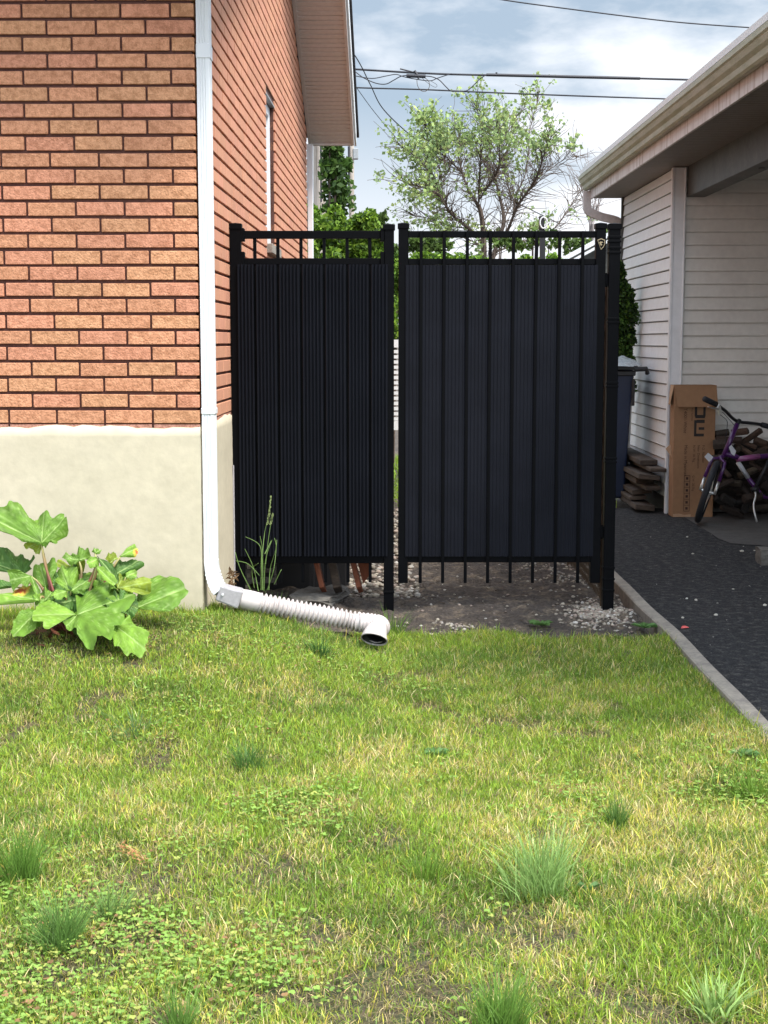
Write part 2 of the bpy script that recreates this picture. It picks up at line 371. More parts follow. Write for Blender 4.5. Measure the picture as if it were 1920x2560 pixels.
# ------------------------------------------------------------------ white downspout at the corner and its drain hose
ds = thing('downspout', 'bright white ribbed aluminium downspout on the brick house corner', 'downspout', tuple(MH@Vector((.04,.05,.3))))
DX0, DX1, DY0, DY1 = .009, .063, .006, .082
def spout_profile(x0,x1,y0,y1):
    pts = [(x0,y0)]
    for c in (.22,.42,.62):
        xc = x0+(x1-x0)*c; w = .0032
        pts += [(xc-w,y0),(xc-w*.5,y0+.0028),(xc+w*.5,y0+.0028),(xc+w,y0)]
    pts += [(x1-.004,y0),(x1,y0+.004)]
    for c in (.3,.5,.7):
        yc = y0+(y1-y0)*c; w = .004
        pts += [(x1,yc-w),(x1-.0028,yc-w*.5),(x1-.0028,yc+w*.5),(x1,yc+w)]
    pts += [(x1,y1),(x0,y1)]
    return pts
def extr(mb, prof, zs, shift=None):
    n = len(prof); vs = []
    for i, zq in enumerate(zs):
        dx = shift[i] if shift else 0
        vs += [MH@Vector((x+dx, y, zq)) for x, y in prof]
    mb.add(vs, [(i*n+k, i*n+(k+1)%n, (i+1)*n+(k+1)%n, (i+1)*n+k) for i in range(len(zs)-1) for k in range(n)]+[tuple(range(n)), tuple((len(zs)-1)*n+k for k in range(n))])
ZE = at(505, 1405, YW).z
pm = MB(); extr(pm, spout_profile(DX0,DX1,DY0,DY1), [ZE, 1.2, 2.0, 3.0]); pm.build('pipe', M['white_metal'], ds)
for py in (1020, 145):
    cm = MB(); zc = at(505, py, YW).z
    if py == 1020: cm.box((DX0-.003,DY0-.003,zc-.028),(DX1+.004,DY1+.004,zc),MH)
    else: cm.box((DX0-.0025,DY0-.0025,zc),(DX1+.003,DY1+.003,zc+.06),MH)
    cm.build('coupling', M['white_metal'], ds, bevel=.003)
# elbow curving to the right, with crimp pleats
el = MB(); P0 = MH@Vector(((DX0+DX1)/2, (DY0+DY1)/2, ZE+.002))
Pe = at(552, 1478, YW+.03)
path, hs = [], []
for i in range(37):
    t = i/36
    q0, q1, q2 = P0, Vector((P0.x+.004, P0.y, Pe.z+.045)), Pe
    path.append(q0*(1-t)**2+q1*2*t*(1-t)+q2*t*t); hs.append(.057+(.005 if (i%4 < 2 and 9 < i < 33) else 0))
el.rectube(path, .078, hs, (0,1,0)); el.build('elbow', M['white_metal'], ds, bevel=.003)
hose = thing('drain_hose', 'off white corrugated drain hose lying across the grass below the downspout', 'drain hose', (Pe.x+.3, Pe.y, Pe.z-.1))
A0 = at(545,1478,YW+.03); A1 = at(603,1497,YW+.04); 
HB = [at(600,1496,6.25), at(660,1509,6.27), at(730,1523,6.30), at(800,1536,6.32), at(870,1550,6.34), at(905,1556,6.33)]
ad = MB(); dA = (A1-A0)
ad.rectube([A0+dA*t for t in (0,.12,.5,.98)], .082, [.072,.073,.076,.084], (0,1,0))
ad.build('adapter', M['plastic_grey'], hose, bevel=.008, segs=2)
top = MB(); upv = Vector((.1,0,.037)); 
sc_ = MB(); q = A0+dA*.25+Vector((0,-.043,.002)); sc_.tube([q, q+Vector((0,-.006,0))], .0055, 10); sc_.build('screw', M['white_metal'], hose)
def catmull(P, n):
    out = []
    for i in range(len(P)-1):
        a, b, c, d = P[max(i-1,0)], P[i], P[i+1], P[min(i+2,len(P)-1)]
        for j in range(n):
            t = j/n; out.append(.5*((2*b)+(c-a)*t+(2*a-5*b+4*c-d)*t*t+(3*b-3*c+d-a)*t**3))
    return out+[P[-1]]
dense = catmull(HB, 60); L = [0]
for i in range(1, len(dense)): L.append(L[-1]+(dense[i]-dense[i-1]).length)
hb, hr = [], []
tot = L[-1]; n = 330
for i in range(n):
    s_ = tot*i/(n-1); k = min(max(np.searchsorted(L, s_)-1, 0), len(dense)-2); t = (s_-L[k])/max(L[k+1]-L[k],1e-9)
    hb.append(dense[k].lerp(dense[k+1], t)); 
    if s_ < .085: r = .043+.002*math.sin(s_/.085*3)
    elif s_ > tot-.015: r = .037
    else: r = .0390+.0070*math.sin((s_-.085)/.0205*2*math.pi)
    hr.append(r)
ho = MB(); ho.tube(hb, hr, 28); ho.build('corrugated_tube', M['plastic'], hose, smooth=True)
oe = MB(); EP = [at(898,1556,6.33), at(925,1558,6.335), at(945,1562,6.33), at(950,1568,6.28), at(944,1574,6.235), at(938,1586,6.195), at(935,1599,6.178)]
ep = catmull(EP, 12); er = [.0395+.0040*math.sin(i*1.6)*(i < 44) for i in range(len(ep))]; er[-26:] = [.040+.0007*i for i in range(26)]
oe.tube(ep, er, 24, cap=False); oo = oe.build('outlet_elbow', M['plastic'], hose, smooth=True)
so = oo.modifiers.new('thick', 'SOLIDIFY'); so.thickness = .003; so.offset = 1
ins = MB(); ins.tube([p for p in ep[:-1]], [r-.004 for r in er[:-1]], 20, cap=False); ins.build('inner_wall', M['blackp'], hose, smooth=True)  # black liner, the darkness inside the mouth put into its colour

# ------------------------------------------------------------------ fence: posts, fixed panel, gate
YG = 7.34
def gx(px, Y=YG): return at(px, 1000, Y).x
def gh(py, Y=YG): return at(1000, py, Y).z
def post(name, px, w, ztop, zbot, label, bands=()):
    x = gx(px); t = thing(name, label, 'fence post', (x, YG, zbot), 'black metal fence posts')
    b = MB(); b.box((x-w/2,YG-w/2,zbot),(x+w/2,YG+w/2,ztop-.012)); b.build('shaft', M['black_metal'], t, bevel=.002)
    cp_ = MB(); c = w/2+.005
    cp_.box((x-c,YG-c,ztop-.035),(x+c,YG+c,ztop-.008))
    cp_.add([(x-c,YG-c,ztop-.008),(x+c,YG-c,ztop-.008),(x+c,YG+c,ztop-.008),(x-c,YG+c,ztop-.008),(x,YG,ztop-.002)], [(0,1,4),(1,2,4),(2,3,4),(3,0,4)])
    cp_.build('post_cap', M['black_metal'], t, bevel=.0015)
    for py in bands:
        z = gh(py); d = MB(); d.box((x-w/2-.003,YG-w/2-.003,z-.006),(x+w/2+.003,YG+w/2+.003,z+.006)); d.build('band', M['black_metal'], t, bevel=.0015)
    return t
post('fence_post', 594, .054, gh(556), -.25, 'black metal fence post standing beside the brick side wall')
post('fence_post', 972, .052, gh(558), -.05, 'black metal fence post in the middle with a foot plate, left of the narrow gap', (1478,))
rp_ = post('fence_post', 1528, .056, gh(556), -.05, 'thick black banded post at the driveway edge', (593,604,620,632,797,806,957,966,1145,1154,1418,1446,1474))
# ribbed slat profile
def slat(mb, x0, x1, z0, z1, y, pitch=.0172, d=.006, skip=()):
    xs, ys = [], []
    x = x0
    while x < x1-1e-6:
        for fx, fy in ((0,0),(.16,-d),(.46,-d),(.62,0)):
            xx = x+fx*pitch
            if xx <= x1: xs.append(xx); ys.append(fy)
        x += pitch
    xs.append(x1); ys.append(0); n = len(xs); back = .004
    vs = [(xs[i], y+ys[i], z0) for i in range(n)]+[(xs[i], y+ys[i], z1) for i in range(n)]+[(x0,y+back,z0),(x1,y+back,z0),(x0,y+back,z1),(x1,y+back,z1)]
    fs = [(i,i+1,n+i+1,n+i) for i in range(n-1)]+[(2*n,2*n+1,2*n+3,2*n+2),(0,2*n,2*n+2,n),(n-1,2*n-1,2*n+3,2*n+1)]
    mb.add(vs, fs)
PK_L = [641,698,755,812,869,925]; PK_R = [1051.4,1108,1165,1221.5,1278.5,1335,1392,1449]
# fixed panel
fp = thing('privacy_fence', 'narrow black fence panel with fine vertical ribs between house and gap', 'fence panel', (gx(780), YG, gh(1455)))
def rail(par, x0, x1, py0, py1, d=.036):
    r = MB(); r.box((x0,YG-d/2,gh(py1)),(x1,YG+d/2,gh(py0))); return r.build('rail', M['black_metal'], par, bevel=.002)
xl, xr = gx(607), gx(960)
rail(fp, xl, xr, 577.5, 597); rail(fp, xl, xr, 646, 662); rail(fp, xl, xr, 1389, 1407)
for px in PK_L:
    p = MB(); x = gx(px); p.box((x-.008,YG-.012,gh(1455)),(x+.008,YG+.012,gh(580))); p.build('picket', M['black_metal'], fp)
edges = [gx(598)]+[gx(p) for p in PK_L]+[gx(969)]
for i in range(len(edges)-1):
    s_ = MB(); a = edges[i]+(.006 if i else .0); b = edges[i+1]-(.006 if i < len(edges)-2 else 0)
    top_ = gh(662)
    slat(s_, a, b, gh(1388), top_, YG-.030, pitch=.0178, d=.011); s_.build('slat', M['slat'], fp)
for px in (610, 957):
    for y0, y1 in ((571,604),(630,668)):
        b = MB(); x = gx(px); b.box((x-.013,YG-.026,gh(y1)),(x+.013,YG+.026,gh(y0))); b.build('bracket', M['black_metal'], fp, bevel=.003)
# gate
gt = thing('gate', 'wide black metal gate leaf with pickets over ribbed charcoal slats and gold shield badge', 'gate', (gx(1250), YG, gh(1455)))
for px in (1008, 1494):
    x = gx(px); w = .050; s_ = MB(); s_.box((x-w/2,YG-w/2,gh(1456)),(x+w/2,YG+w/2,gh(561))); st = s_.build('stile', M['black_metal'], gt, bevel=.002)
    c = w/2+.004; zt = gh(561); cp_ = MB(); cp_.box((x-c,YG-c,zt-.022),(x+c,YG+c,zt+.003))
    cp_.add([(x-c,YG-c,zt+.003),(x+c,YG-c,zt+.003),(x+c,YG+c,zt+.003),(x-c,YG+c,zt+.003),(x,YG,zt+.010)], [(0,1,4),(1,2,4),(2,3,4),(3,0,4)])
    cp_.build('stile_cap', M['black_metal'], st, bevel=.0015)
xl, xr = gx(1020), gx(1482)
rail(gt, xl, xr, 578, 594); rail(gt, xl, xr, 647, 662); rail(gt, xl, xr, 1390, 1405)
for px in PK_R:
    p = MB(); x = gx(px); p.box((x-.008,YG-.036,gh(1455)),(x+.008,YG-.0185,gh(578.5))); p.build('picket', M['black_metal'], gt, bevel=.0015)
edges = [gx(1012.5)]+[gx(p) for p in PK_R]+[gx(1487)]
for i in range(len(edges)-1):
    s_ = MB(); a = edges[i]+(.0025 if i else 0); b = edges[i+1]-(.0025 if i < len(edges)-2 else 0)
    top_ = gh(663)
    slat(s_, a, b, gh(1389), top_, YG-.0285, pitch=.0185, d=.0022); s_.build('slat', M['slat2'], gt)
em = MB(); cx, cz = gx(1494), gh(611); ye = YG-.0262
out = [(-9,10),(-4.5,11.5),(0,13.5),(4.5,11.5),(9,10),(9.5,1),(6,-7),(0,-13)]
sc = .00215
def ring(pts, a, b): return [(cx+x*sc*a, ye, cz+z*sc*b) for x, z in pts]
o1, o2 = ring(out,1,1), ring(out,.82,.84); n = len(out)
em.add(o1+o2, [(i,(i+1)%n,n+(i+1)%n,n+i) for i in range(n)])
sw = [(-6,2),(-2,6),(3,5.5),(6,3),(3,3.5),(0,1),(3,-1.5),(0,-4),(-2,-1.5),(-3,1.5)]
em.add([(cx+x*sc, ye, cz+z*sc) for x, z in sw], [tuple(range(len(sw)))])
em.build('shield_badge', M['gold'], gt)
for z0 in (700, 1330):
    h = MB(); z = gh(z0); h.tube([(gx(1510.5),YG,z-.035),(gx(1510.5),YG,z+.035)], .006, 8); h.box((gx(1507),YG-.012,z-.028),(gx(1514),YG+.012,z+.028)); h.build('hinge', M['black_metal'], gt)
dr = MB(); dr.box((gx(965),YG-.045,gh(1393)),(gx(969),YG-.027,gh(1388.5))); 
# wire mesh fence running back from the driveway post
cl = thing('wire_fence', 'old rusty chain link fence running back behind the driveway post', 'fence', (gx(1518),8.5,0))
w_ = MB()
for i in range(60):
    y = YG+.06+i*.045; x = gx(1512)+.0
    for sgn in (1,-1):
        pts = [(x+.004*(k%2), y+sgn*.0225*(k % 2), .05+.045*k) for k in range(36)]
        w_.tube(pts, .0022, 4, cap=False)
w_.build('wire_mesh', M['rust'], cl)
for y in (YG+.07, YG+1.4, YG+2.75):
    pq = MB(); pq.tube([(gx(1512)+.02,y,-.05),(gx(1512)+.02,y,1.72)], .017, 10); pq.build('support_post', M['rust'], cl)
# thin white conduit beside the foundation
cd = MB(); cx_ = at(581,1200,7.25).x; cd.tube([(cx_,7.30,at(581,1275,7.3).z-.35),(cx_,7.30,at(581,1163,7.3).z)], .0045, 8)
tag(cd.build('conduit', M['plastic_grey']), 'thin pale conduit between cream foundation and black fence post', 'pipe')
# ------------------------------------------------------------------ garage / carport on the right
GX, GYF, GYB, GS = 2.306, 11.54, 13.97, 2.74
PR = at(1705, 852, GYF).x
gar = thing('garage', 'beige vinyl sided garage with open carport, stained gutter and dark header beam', 'garage', (GX, GYF, 0))
def siding(mb, horiz, a0, a1, z0, z1, fixed, out, reveal=.1016, lip=.019):
    # horiz 'x' or 'y'; out = sign of the outward normal along the other axis
    z = z0; prof = []
    while z < z1:
        e = min(z+reveal, z1)
        prof += [(-.006, z), (lip, z+.001), (lip, z+.010), (lip*.92, z+.014), (lip*.45, e-.0085), (-.006, e-.0075)]
        z = e
    vs = []
    for a in (a0, a1):
        for d, zz in prof:
            vs.append((fixed+out*d, a, zz) if horiz == 'y' else (a, fixed+out*d, zz))
    n = len(prof); mb.add(vs, [(i, i+1, n+i+1, n+i) for i in range(n-1)])
ws = MB(); siding(ws, 'y', GYF+.03, GYB, .12, GS, GX+.03, -1); ws.build('side_wall', M['vinyl'], gar)
wb = MB(); siding(wb, 'x', PR-.005, 6.5, .10, 3.05, GYF+.03, -1); wb.build('back_wall', M['vinyl_in'], gar)
cp_ = MB(); cp_.box((GX-.005,GYF-.005,-.05),(PR,GYF+.06,GS-.008)); cp_.box((GX-.012,GYF-.012,-.05),(GX+.012,GYF+.002,GS-.009)); cp_.box((PR-.012,GYF-.012,-.05),(PR+.004,GYF-.004,GS-.009))
cp_.build('corner_post', M['vinyl'], gar, bevel=.004)
fc = MB(); fc.box((GX-.004,GYB-.02,.0),(GX+.05,GYB+.02,GS-.002)); fc.box((GX+.035,GYF+.1,-.1),(6.5,GYB,2.9)); fc.build('wall_core', M['steel'], gar)
bm_ = MB(); bm_.box((2.42,4.2,2.505),(2.56,GYF+.02,2.512)); bm_.box((2.485,4.2,2.5125),(2.495,GYF+.02,2.757)); bm_.box((2.42,4.2,2.7575),(2.56,GYF+.02,2.765)); bm_.box((2.4203,4.2,2.5125),(2.428,GYF+.02,2.757))
bm_.build('header_beam', M['steel'], gar)
hl = MB(); q = gx; hl.tube([(2.50,9.62,2.5035),(2.50,9.62,2.500)], .022, 12); hl.build('bolt_head', M['blackp'], gar)
sf = MB(); y = 4.0
while y < GYB+.12:
    sf.box((2.034,y,GS),(2.42,y+.072,GS+.012)); sf.box((2.034,y+.072,GS+.006),(2.42,y+.0795,GS+.0125)); y += .0795
sf.build('soffit', M['soffit_g'], gar)
fa = MB(); fa.box((2.015,4.0,GS-.012),(2.033,GYB+.14,GS+.215)); fa.box((2.003,4.0,GS+.118),(2.0145,GYB+.14,GS+.215)); fa.build('fascia', M['fascia'], gar)
gu = MB(); prof = [(2.002,.075),(1.968,.072),(1.955,.085),(1.948,.115),(1.930,.135),(1.918,.165),(1.908,.175),(1.908,.205),(1.914,.205),(1.914,.180),(1.924,.168),(1.936,.14),(1.954,.12),(1.961,.09),(1.97,.08),(1.998,.083),(1.998,.205),(2.002,.205)]
n = len(prof)
for y in (4.0, GYB+.16): pass
gu.add([(x,4.0,GS+.0+z) for x,z in prof]+[(x,GYB+.15,GS+z) for x,z in prof], [(i,(i+1)%n,n+(i+1)%n,n+i) for i in range(n)])
gu.add([(x,GYB+.152,GS+z) for x,z in prof[:8]]+[(2.002,GYB+.152,GS+.205)], [tuple(range(9))])
gu.build('gutter', M['gutter'], gar)
de = MB(); de.box((1.925,4.0,GS+.222),(2.03,GYB+.17,GS+.231)); de.box((1.925,4.0,GS+.231),(1.930,GYB+.17,GS+.262)); de.build('drip_edge', M['white_metal'], gar)
ro = MB(); ro.add([(1.931,3.9,GS+.235),(6.5,3.9,GS+1.9),(6.5,GYB+.2,GS+1.9),(1.931,GYB+.2,GS+.235),(1.931,3.9,GS+.262),(6.5,3.9,GS+1.93),(6.5,GYB+.2,GS+1.93),(1.931,GYB+.2,GS+.262)],
   [(0,3,2,1),(4,5,6,7),(0,1,5,4),(1,2,6,5),(2,3,7,6),(3,0,4,7)]); ro.build('roof', M['shingle'], gar)
ce = MB(); ce.box((2.56,4.0,2.78),(6.5,GYF+.03,2.80)); ce.build('ceiling', M['darkwood'], gar)
iw = MB(); iw.box((6.35,4.0,0),(6.5,GYF,2.78)); iw.build('inner_wall', M['vinyl_in'], gar)  # unseen right wall, added to darken the inside of the carport
fp_ = MB(); fp_.box((2.40,4.05,-.05),(2.58,4.2,2.78)); fp_.build('front_post', M['vinyl'], gar, bevel=.004)
# garage downspout at the far corner
gd = MB(); pth = catmull([at(1468,478,14.05), at(1467,505,14.05), at(1472,528,14.05), at(1500,541,14.05), at(1532,549,14.05), at(1546,556,14.05), at(1549,575,14.05), at(1549,600,14.05)], 8)
gd.rectube(pth, .06, [.075+(.005 if (i%2 and 12 < i < 24) else 0) for i in range(len(pth))], (0,1,0))
gd.rectube([at(1549,600,14.05), at(1549,800,14.05), at(1549,1100,14.05)], .05, .05, (0,1,0))
tag(gd.build('garage_downspout', M['plastic'], bevel=.003), 'pale bent downspout under the far end of the garage gutter', 'downspout')

# ------------------------------------------------------------------ ground
def ground_sheet(name, x0, x1, y0, y1, st, m, zf, label):
    nx, ny = int((x1-x0)/st)+2, int((y1-y0)/st)+2
    X, Y = np.meshgrid(np.linspace(x0,x1,nx), np.linspace(y0,y1,ny), indexing='ij'); Z = zf(X,Y)
    V = np.stack([X.ravel(),Y.ravel(),Z.ravel()],1); idx = np.arange(nx*ny).reshape(nx,ny)
    q = np.stack([idx[:-1,:-1],idx[1:,:-1],idx[1:,1:],idx[:-1,1:]],-1).reshape(-1,4)
    o = np_mesh(name, V, np.full(len(q),4), q.ravel(), m); o.data.polygons.foreach_set('use_smooth',[True]*len(q)); return struct(o, label)
big = MB(); big.box((-400,-60,-1.2),(400,900,-.16)); struct(big.build('ground', M['soil']), 'flat ground reaching to the horizon')
LB = lambda x: 6.62+.06*np.sin(x*5)+.05*np.sin(x*13+1)-.30*ss((.12-x)/.5)      # lawn / bare soil border
ground_sheet('lawn', -3.2, 1.335, .8, 6.9, .03, M['lawn_soil'], lambda X,Y: gz(X,Y)+.012*(fnoise(X,Y,9)-.5)-.004-.05*ss((Y-LB(X)-.02)/.12), 'thatch and earth of the front lawn')
def soilz(X,Y):
    r = .050*(fnoise(X,Y,3,1)-.5)+.045*(fnoise(X,Y,9,2)-.5)+.026*(fnoise(X,Y,24,0)-.5)
    fold = .012*np.abs(np.sin(X*6+Y*9+3*fnoise(X,Y,2)))**6
    return gz(X,Y)-.012+r+fold-.03*ss((X-1.26)/.06)
ground_sheet('bare_soil', -.8, 1.335, 6.15, 15.5, .018, M['soil'], soilz, 'bare dark soil with ground cloth around the gate')
ground_sheet('driveway', 1.39, 9, -1, 11.9, .05, M['asphalt'], lambda X,Y: -.003+.003*(fnoise(X,Y,1.2)-.5)+0*X, 'black asphalt driveway')
fl = MB(); pts = [on_z(1796,1346,0),on_z(1826,1358,0),on_z(1930,1366,0),on_z(2300,1372,0),on_z(2400,1260,0),on_z(1700,1286,0),on_z(1780,1335,0)]
fl.add([(p.x,p.y,.0005) for p in pts], [tuple(range(len(pts)))]); struct(fl.build('carport_floor', M['floorc']), 'worn grey slab under the carport')
cu = MB(); n = 60
for i in range(n+1):
    y = .9+(13.4-.9)*i/n; o_ = .006*math.sin(y*2.2)
    for x, z in ((1.333,-.1),(1.333,.022),(1.340,.028),(1.392,.030),(1.398,.024),(1.398,-.1)): cu.v.append((x+o_,y,z+.004*math.sin(y*5)))
    cu.c += [(1,1,1)]*6
cu.f = [(i*6+k,(i+1)*6+k,(i+1)*6+k+1,i*6+k+1) for i in range(n) for k in range(5)]
struct(cu.build('kerb', M['concrete']), 'narrow concrete edging between lawn and driveway')

# pebbles
ICO = None
def pebbles(name, spots, label, ground):
    bm = bmesh.new(); bmesh.ops.create_icosphere(bm, subdivisions=1, radius=1); iv = np.array([v.co[:] for v in bm.verts]); fi = np.array([[v.index for v in f.verts] for f in bm.faces]); bm.free()
    Vs, Fs, Cs = [], [], []; o = 0
    for (x, y, r, col) in spots:
        s3 = np.array([r*rnd.uniform(.8,1.35), r*rnd.uniform(.7,1.1), r*rnd.uniform(.45,.75)]); a = rnd.uniform(0,6.28)
        R_ = np.array([[math.cos(a),-math.sin(a),0],[math.sin(a),math.cos(a),0],[0,0,1]])
        v = (iv*(1+NR.uniform(-.16,.16,(len(iv),1))))*s3 @ R_.T + [x,y,ground(x,y)+r*.25]
        Vs.append(v); Fs.append(fi+o); o += len(v); Cs.append(np.tile(col,(len(v),1)))
    F_ = np.vstack(Fs); ob = np_mesh(name, np.vstack(Vs), np.full(len(F_),3), F_.ravel(), M['pebble'], np.vstack(Cs)); ob.data.polygons.foreach_set('use_smooth',[True]*len(F_))
    return struct(ob, label, 'stuff')
def pcol():
    t = rnd.random(); v = rnd.uniform(.35,.95)
    return tuple(np.array((.50,.44,.35) if t < .5 else ((.42,.33,.27) if t < .8 else (.60,.56,.50)))*v)
def sg(x, y): return float(soilz(np.array(x), np.array(y)))
sp = []
for _ in range(900):                                       # heap at the foot of the right-hand post
    a = rnd.gauss(0,1); b = rnd.gauss(0,1); p = on_z(1492+a*38, 1530+b*14, 0); sp.append((p.x,p.y,rnd.uniform(.006,.012),pcol()))
for _ in range(360):
    p = on_z(1415+rnd.gauss(0,1)*62, 1432+rnd.gauss(0,1)*20, 0); sp.append((p.x,p.y,rnd.uniform(.006,.012),pcol()))
for _ in range(90): p = on_z(1135+rnd.gauss(0,26), 1574+rnd.gauss(0,7), 0); sp.append((p.x,p.y,rnd.uniform(.004,.010),pcol()))
for _ in range(190): p = on_z(rnd.uniform(980,1500), rnd.uniform(1410,1585), 0); sp.append((p.x,p.y,rnd.uniform(.003,.011),pcol()))
for _ in range(120): p = on_z(rnd.uniform(1540,1590), rnd.uniform(1450,1580), 0); sp.append((min(p.x,1.32),p.y,rnd.uniform(.004,.011),pcol()))
for _ in range(1200):                                      # gravel bed behind the gap
    y = rnd.uniform(7.75,11.8); x = rnd.uniform(-.28,.22); sp.append((x,y,rnd.uniform(.010,.024),pcol()))
sp = [s_ for s_ in sp if s_[0] < 1.325]
pebbles('gravel', sp, 'pale river gravel scattered on the dark soil', sg)
sp = []
for _ in range(200):
    y = rnd.uniform(4.8,10.9); x = rnd.uniform(1.42,3.6); v = rnd.uniform(.05,.32)*(1.3 if rnd.random()<.12 else .6); sp.append((x,y,rnd.uniform(.0025,.006),(v,v*.95,v*.85)))
for px, py, r in ((1740,1500,.012),(1790,1537,.012),(1855,1378,.014),(1886,1376,.008),(1718,1342,.008),(1732,1384,.010),(1717,1496,.009),(1912,1513,.012),(1707,1544,.01),(1833,1472,.008)):
    p = on_z(px,py,0); sp.append((p.x,p.y,r,(.5,.47,.40)))
pebbles('stone_chips', sp, 'small pale stone chips strewn on the asphalt driveway', lambda x,y: -.003)
lt = MB(); p = on_z(1712,1571,0); lt.add([(p.x-.02,p.y-.008,.002),(p.x+.018,p.y-.012,.006),(p.x+.022,p.y+.012,.004),(p.x-.012,p.y+.010,.010),(p.x,p.y,.014)], [(0,1,4),(1,2,4),(2,3,4),(3,0,4),(0,3,2,1)])
tag(lt.build('wrapper', mat('red_plastic',(.55,.05,.04),.4)), 'small crumpled red scrap on the asphalt beside the kerb', 'litter')
def rough_block(name, m, lo, hi, label, cat, amp=.012, rot=0, sub=5, group=None):
    bm = bmesh.new(); bmesh.ops.create_cube(bm, size=1); bmesh.ops.subdivide_edges(bm, edges=bm.edges[:], cuts=sub, use_grid_fill=True)
    lo, hi = Vector(lo), Vector(hi); c = (lo+hi)/2; d = hi-lo; R_ = Matrix.Rotation(rot,3,'Z')
    for v in bm.verts:
        q = Vector(v.co); q = q.lerp(q.normalized()*.62, .12); n_ = mnoise.noise_vector(Vector(v.co)*3+c*7)*amp
        v.co = c + R_ @ Vector((q.x*d.x, q.y*d.y, q.z*d.z)) + n_
    me = bpy.data.meshes.new(name); bm.to_mesh(me); bm.free(); o = bpy.data.objects.new(name, me); C.objects.link(o); me.materials.append(m)
    return tag(o, label, cat, group)
p = on_z(1903,1413,0); rough_block('stone_block', M['stone'], (p.x,p.y,-.01), (p.x+.16,p.y+.14,.10), 'rough grey stone block on the asphalt at the right edge', 'stone')
p = on_z(742,1502,.04); q = on_z(850,1502,.04); rough_block('flat_stone', M['stone'], (p.x,p.y+.02,.0), (q.x,p.y+.40,.055), 'flat grey stone slab half buried behind the drain hose', 'stone', amp=.02, rot=-.25)

# objects leaning behind the fence panel
for i, (x0, x1, xb0, xb1) in enumerate(((786,791,808,816),(826,836,845,856),(877,889,900,912))):
    b = MB(); y = 7.62; yb = 7.52
    p0, p1 = at(x0,1380,y), at(xb0,1475,yb); b.beam(p0+(p0-p1)*2.2, p1, .026 if i != 1 else .04, .10, up=(0,1,0)); 
    o = b.build('leaning_board', M['redplank'] if i != 1 else M['oldwood'], bevel=.003)
    tag(o, ['leftmost thin red brown board leaning behind the fence panel','grey brown wooden board leaning in the middle behind the fence panel','thick red brown board leaning nearest the gate behind the panel'][i], 'board', 'boards leaning behind the fence')
b = MB(); y = 7.56; P_ = [at(886,1375,y), at(926,1375,y), at(926,1434,y), at(908,1460,y)]
b.add(P_+[p+Vector((0,.03,0)) for p in P_], [(0,1,2,3),(7,6,5,4),(0,4,5,1),(1,5,6,2),(2,6,7,3),(3,7,4,0)]); tag(b.build('clay_tile', M['redplank']), 'wide terracotta tile tilted behind the black fence panel', 'tile')
cr = thing('slatted_crate', 'grey slatted crate low behind the weeds under the black fence panel', 'crate', tuple(at(650,1460,7.7)))
for k, py in enumerate((1405,1428,1452)):
    b = MB(); a_, c_ = at(612,py,7.65), at(690,py-3,7.65); b.beam(a_, c_, .02, .022 if k < 2 else .03); b.build('slat', M['stone'], cr)
for px in (614, 650, 688):
    b = MB(); b.beam(at(px,1462,7.68), at(px,1395,7.68), .015, .015, up=(0,1,0)); b.build('upright', M['stone'], cr)
bk = MB(); bk.box((gx(605,8.2),8.2,-.05),(gx(870,8.2),8.5,1.0)); bk.box((gx(640,8),8.0,-.05),(gx(780,8),8.3,.5)); tag(bk.build('storage_box', M['blackp'], bevel=.02), 'dark storage box in the shade behind the black fence panel', 'box')

# ------------------------------------------------------------------ bin, planks, cardboard box, bicycle, firewood
BY = 12.2; bz = .0
bn = thing('wheelie_bin', 'dark blue wheelie bin with black lid between post and garage wall', 'bin', (2.03,BY,bz))
xl, xr = at(1522,1100,BY).x, at(1583,1000,BY).x; zt = at(1560,925,BY).z
b = MB(); w0 = .05
b.add([(xl+.03,BY+.04,.04),(xr-.05,BY+.04,.04),(xr-.05,BY+.5,.04),(xl+.03,BY+.5,.04),(xl,BY,zt),(xr,BY,zt),(xr,BY+.58,zt),(xl,BY+.58,zt)], [(0,3,2,1),(4,5,6,7),(0,1,5,4),(1,2,6,5),(2,3,7,6),(3,0,4,7)]); b.build('body', M['bluebin'], bn, bevel=.02, segs=3)
b = MB(); b.box((xl-.02,BY-.02,zt-.05),(xr+.015,BY+.6,zt-.005)); b.build('rim', M['blackp'], bn, bevel=.008)
b = MB(); b.box((xl-.03,BY-.03,zt),(xr+.03,BY+.6,zt+.035)); b.tube([(xr+.0,BY-.03,zt+.005),(xr+.10,BY-.03,zt+.01),(xr+.115,BY,zt-.03)],.022,8); b.build('lid', M['blackp'], bn, bevel=.012, segs=2)
b = MB(); b.tube([(xr-.005,BY-.03,zt-.08),(xr-.01,BY-.04,zt-.3)], .014, 8); b.build('handle', M['blackp'], bn)
b = MB(); b.tube([(xr-.06,BY+.15,.105),(xr-.0,BY+.15,.105)], .105, 20); b.build('wheel', M['blackp'], bn, bevel=.01)
b = MB(); n1, n2 = 16, 10; pts = []
cxb, cyb = (xl+xr)/2-.02, BY+.22
for i in range(n1+1):
    for j in range(n2):
        a = 2*math.pi*i/n1; r = j/(n2-1); rr = (.30+.05*math.sin(a*3))*r
        z = zt+.035+.075*(1-r**2.2)+.03*mnoise.noise(Vector((math.cos(a)*r*5, math.sin(a)*r*5, 2)))*(1-r*.6)
        pts.append((cxb+rr*math.cos(a)*.78, cyb+rr*math.sin(a), z))
b.sheet(pts, n1+1, n2); tag(b.build('plastic_bag', M['bag'], smooth=True), 'clear crumpled plastic bag lying on the bin lid', 'bag')
wp = thing('white_trim_strip', 'ragged white trim hanging along the bottom corner of the garage siding', 'trim', (GX,13.0,.9))
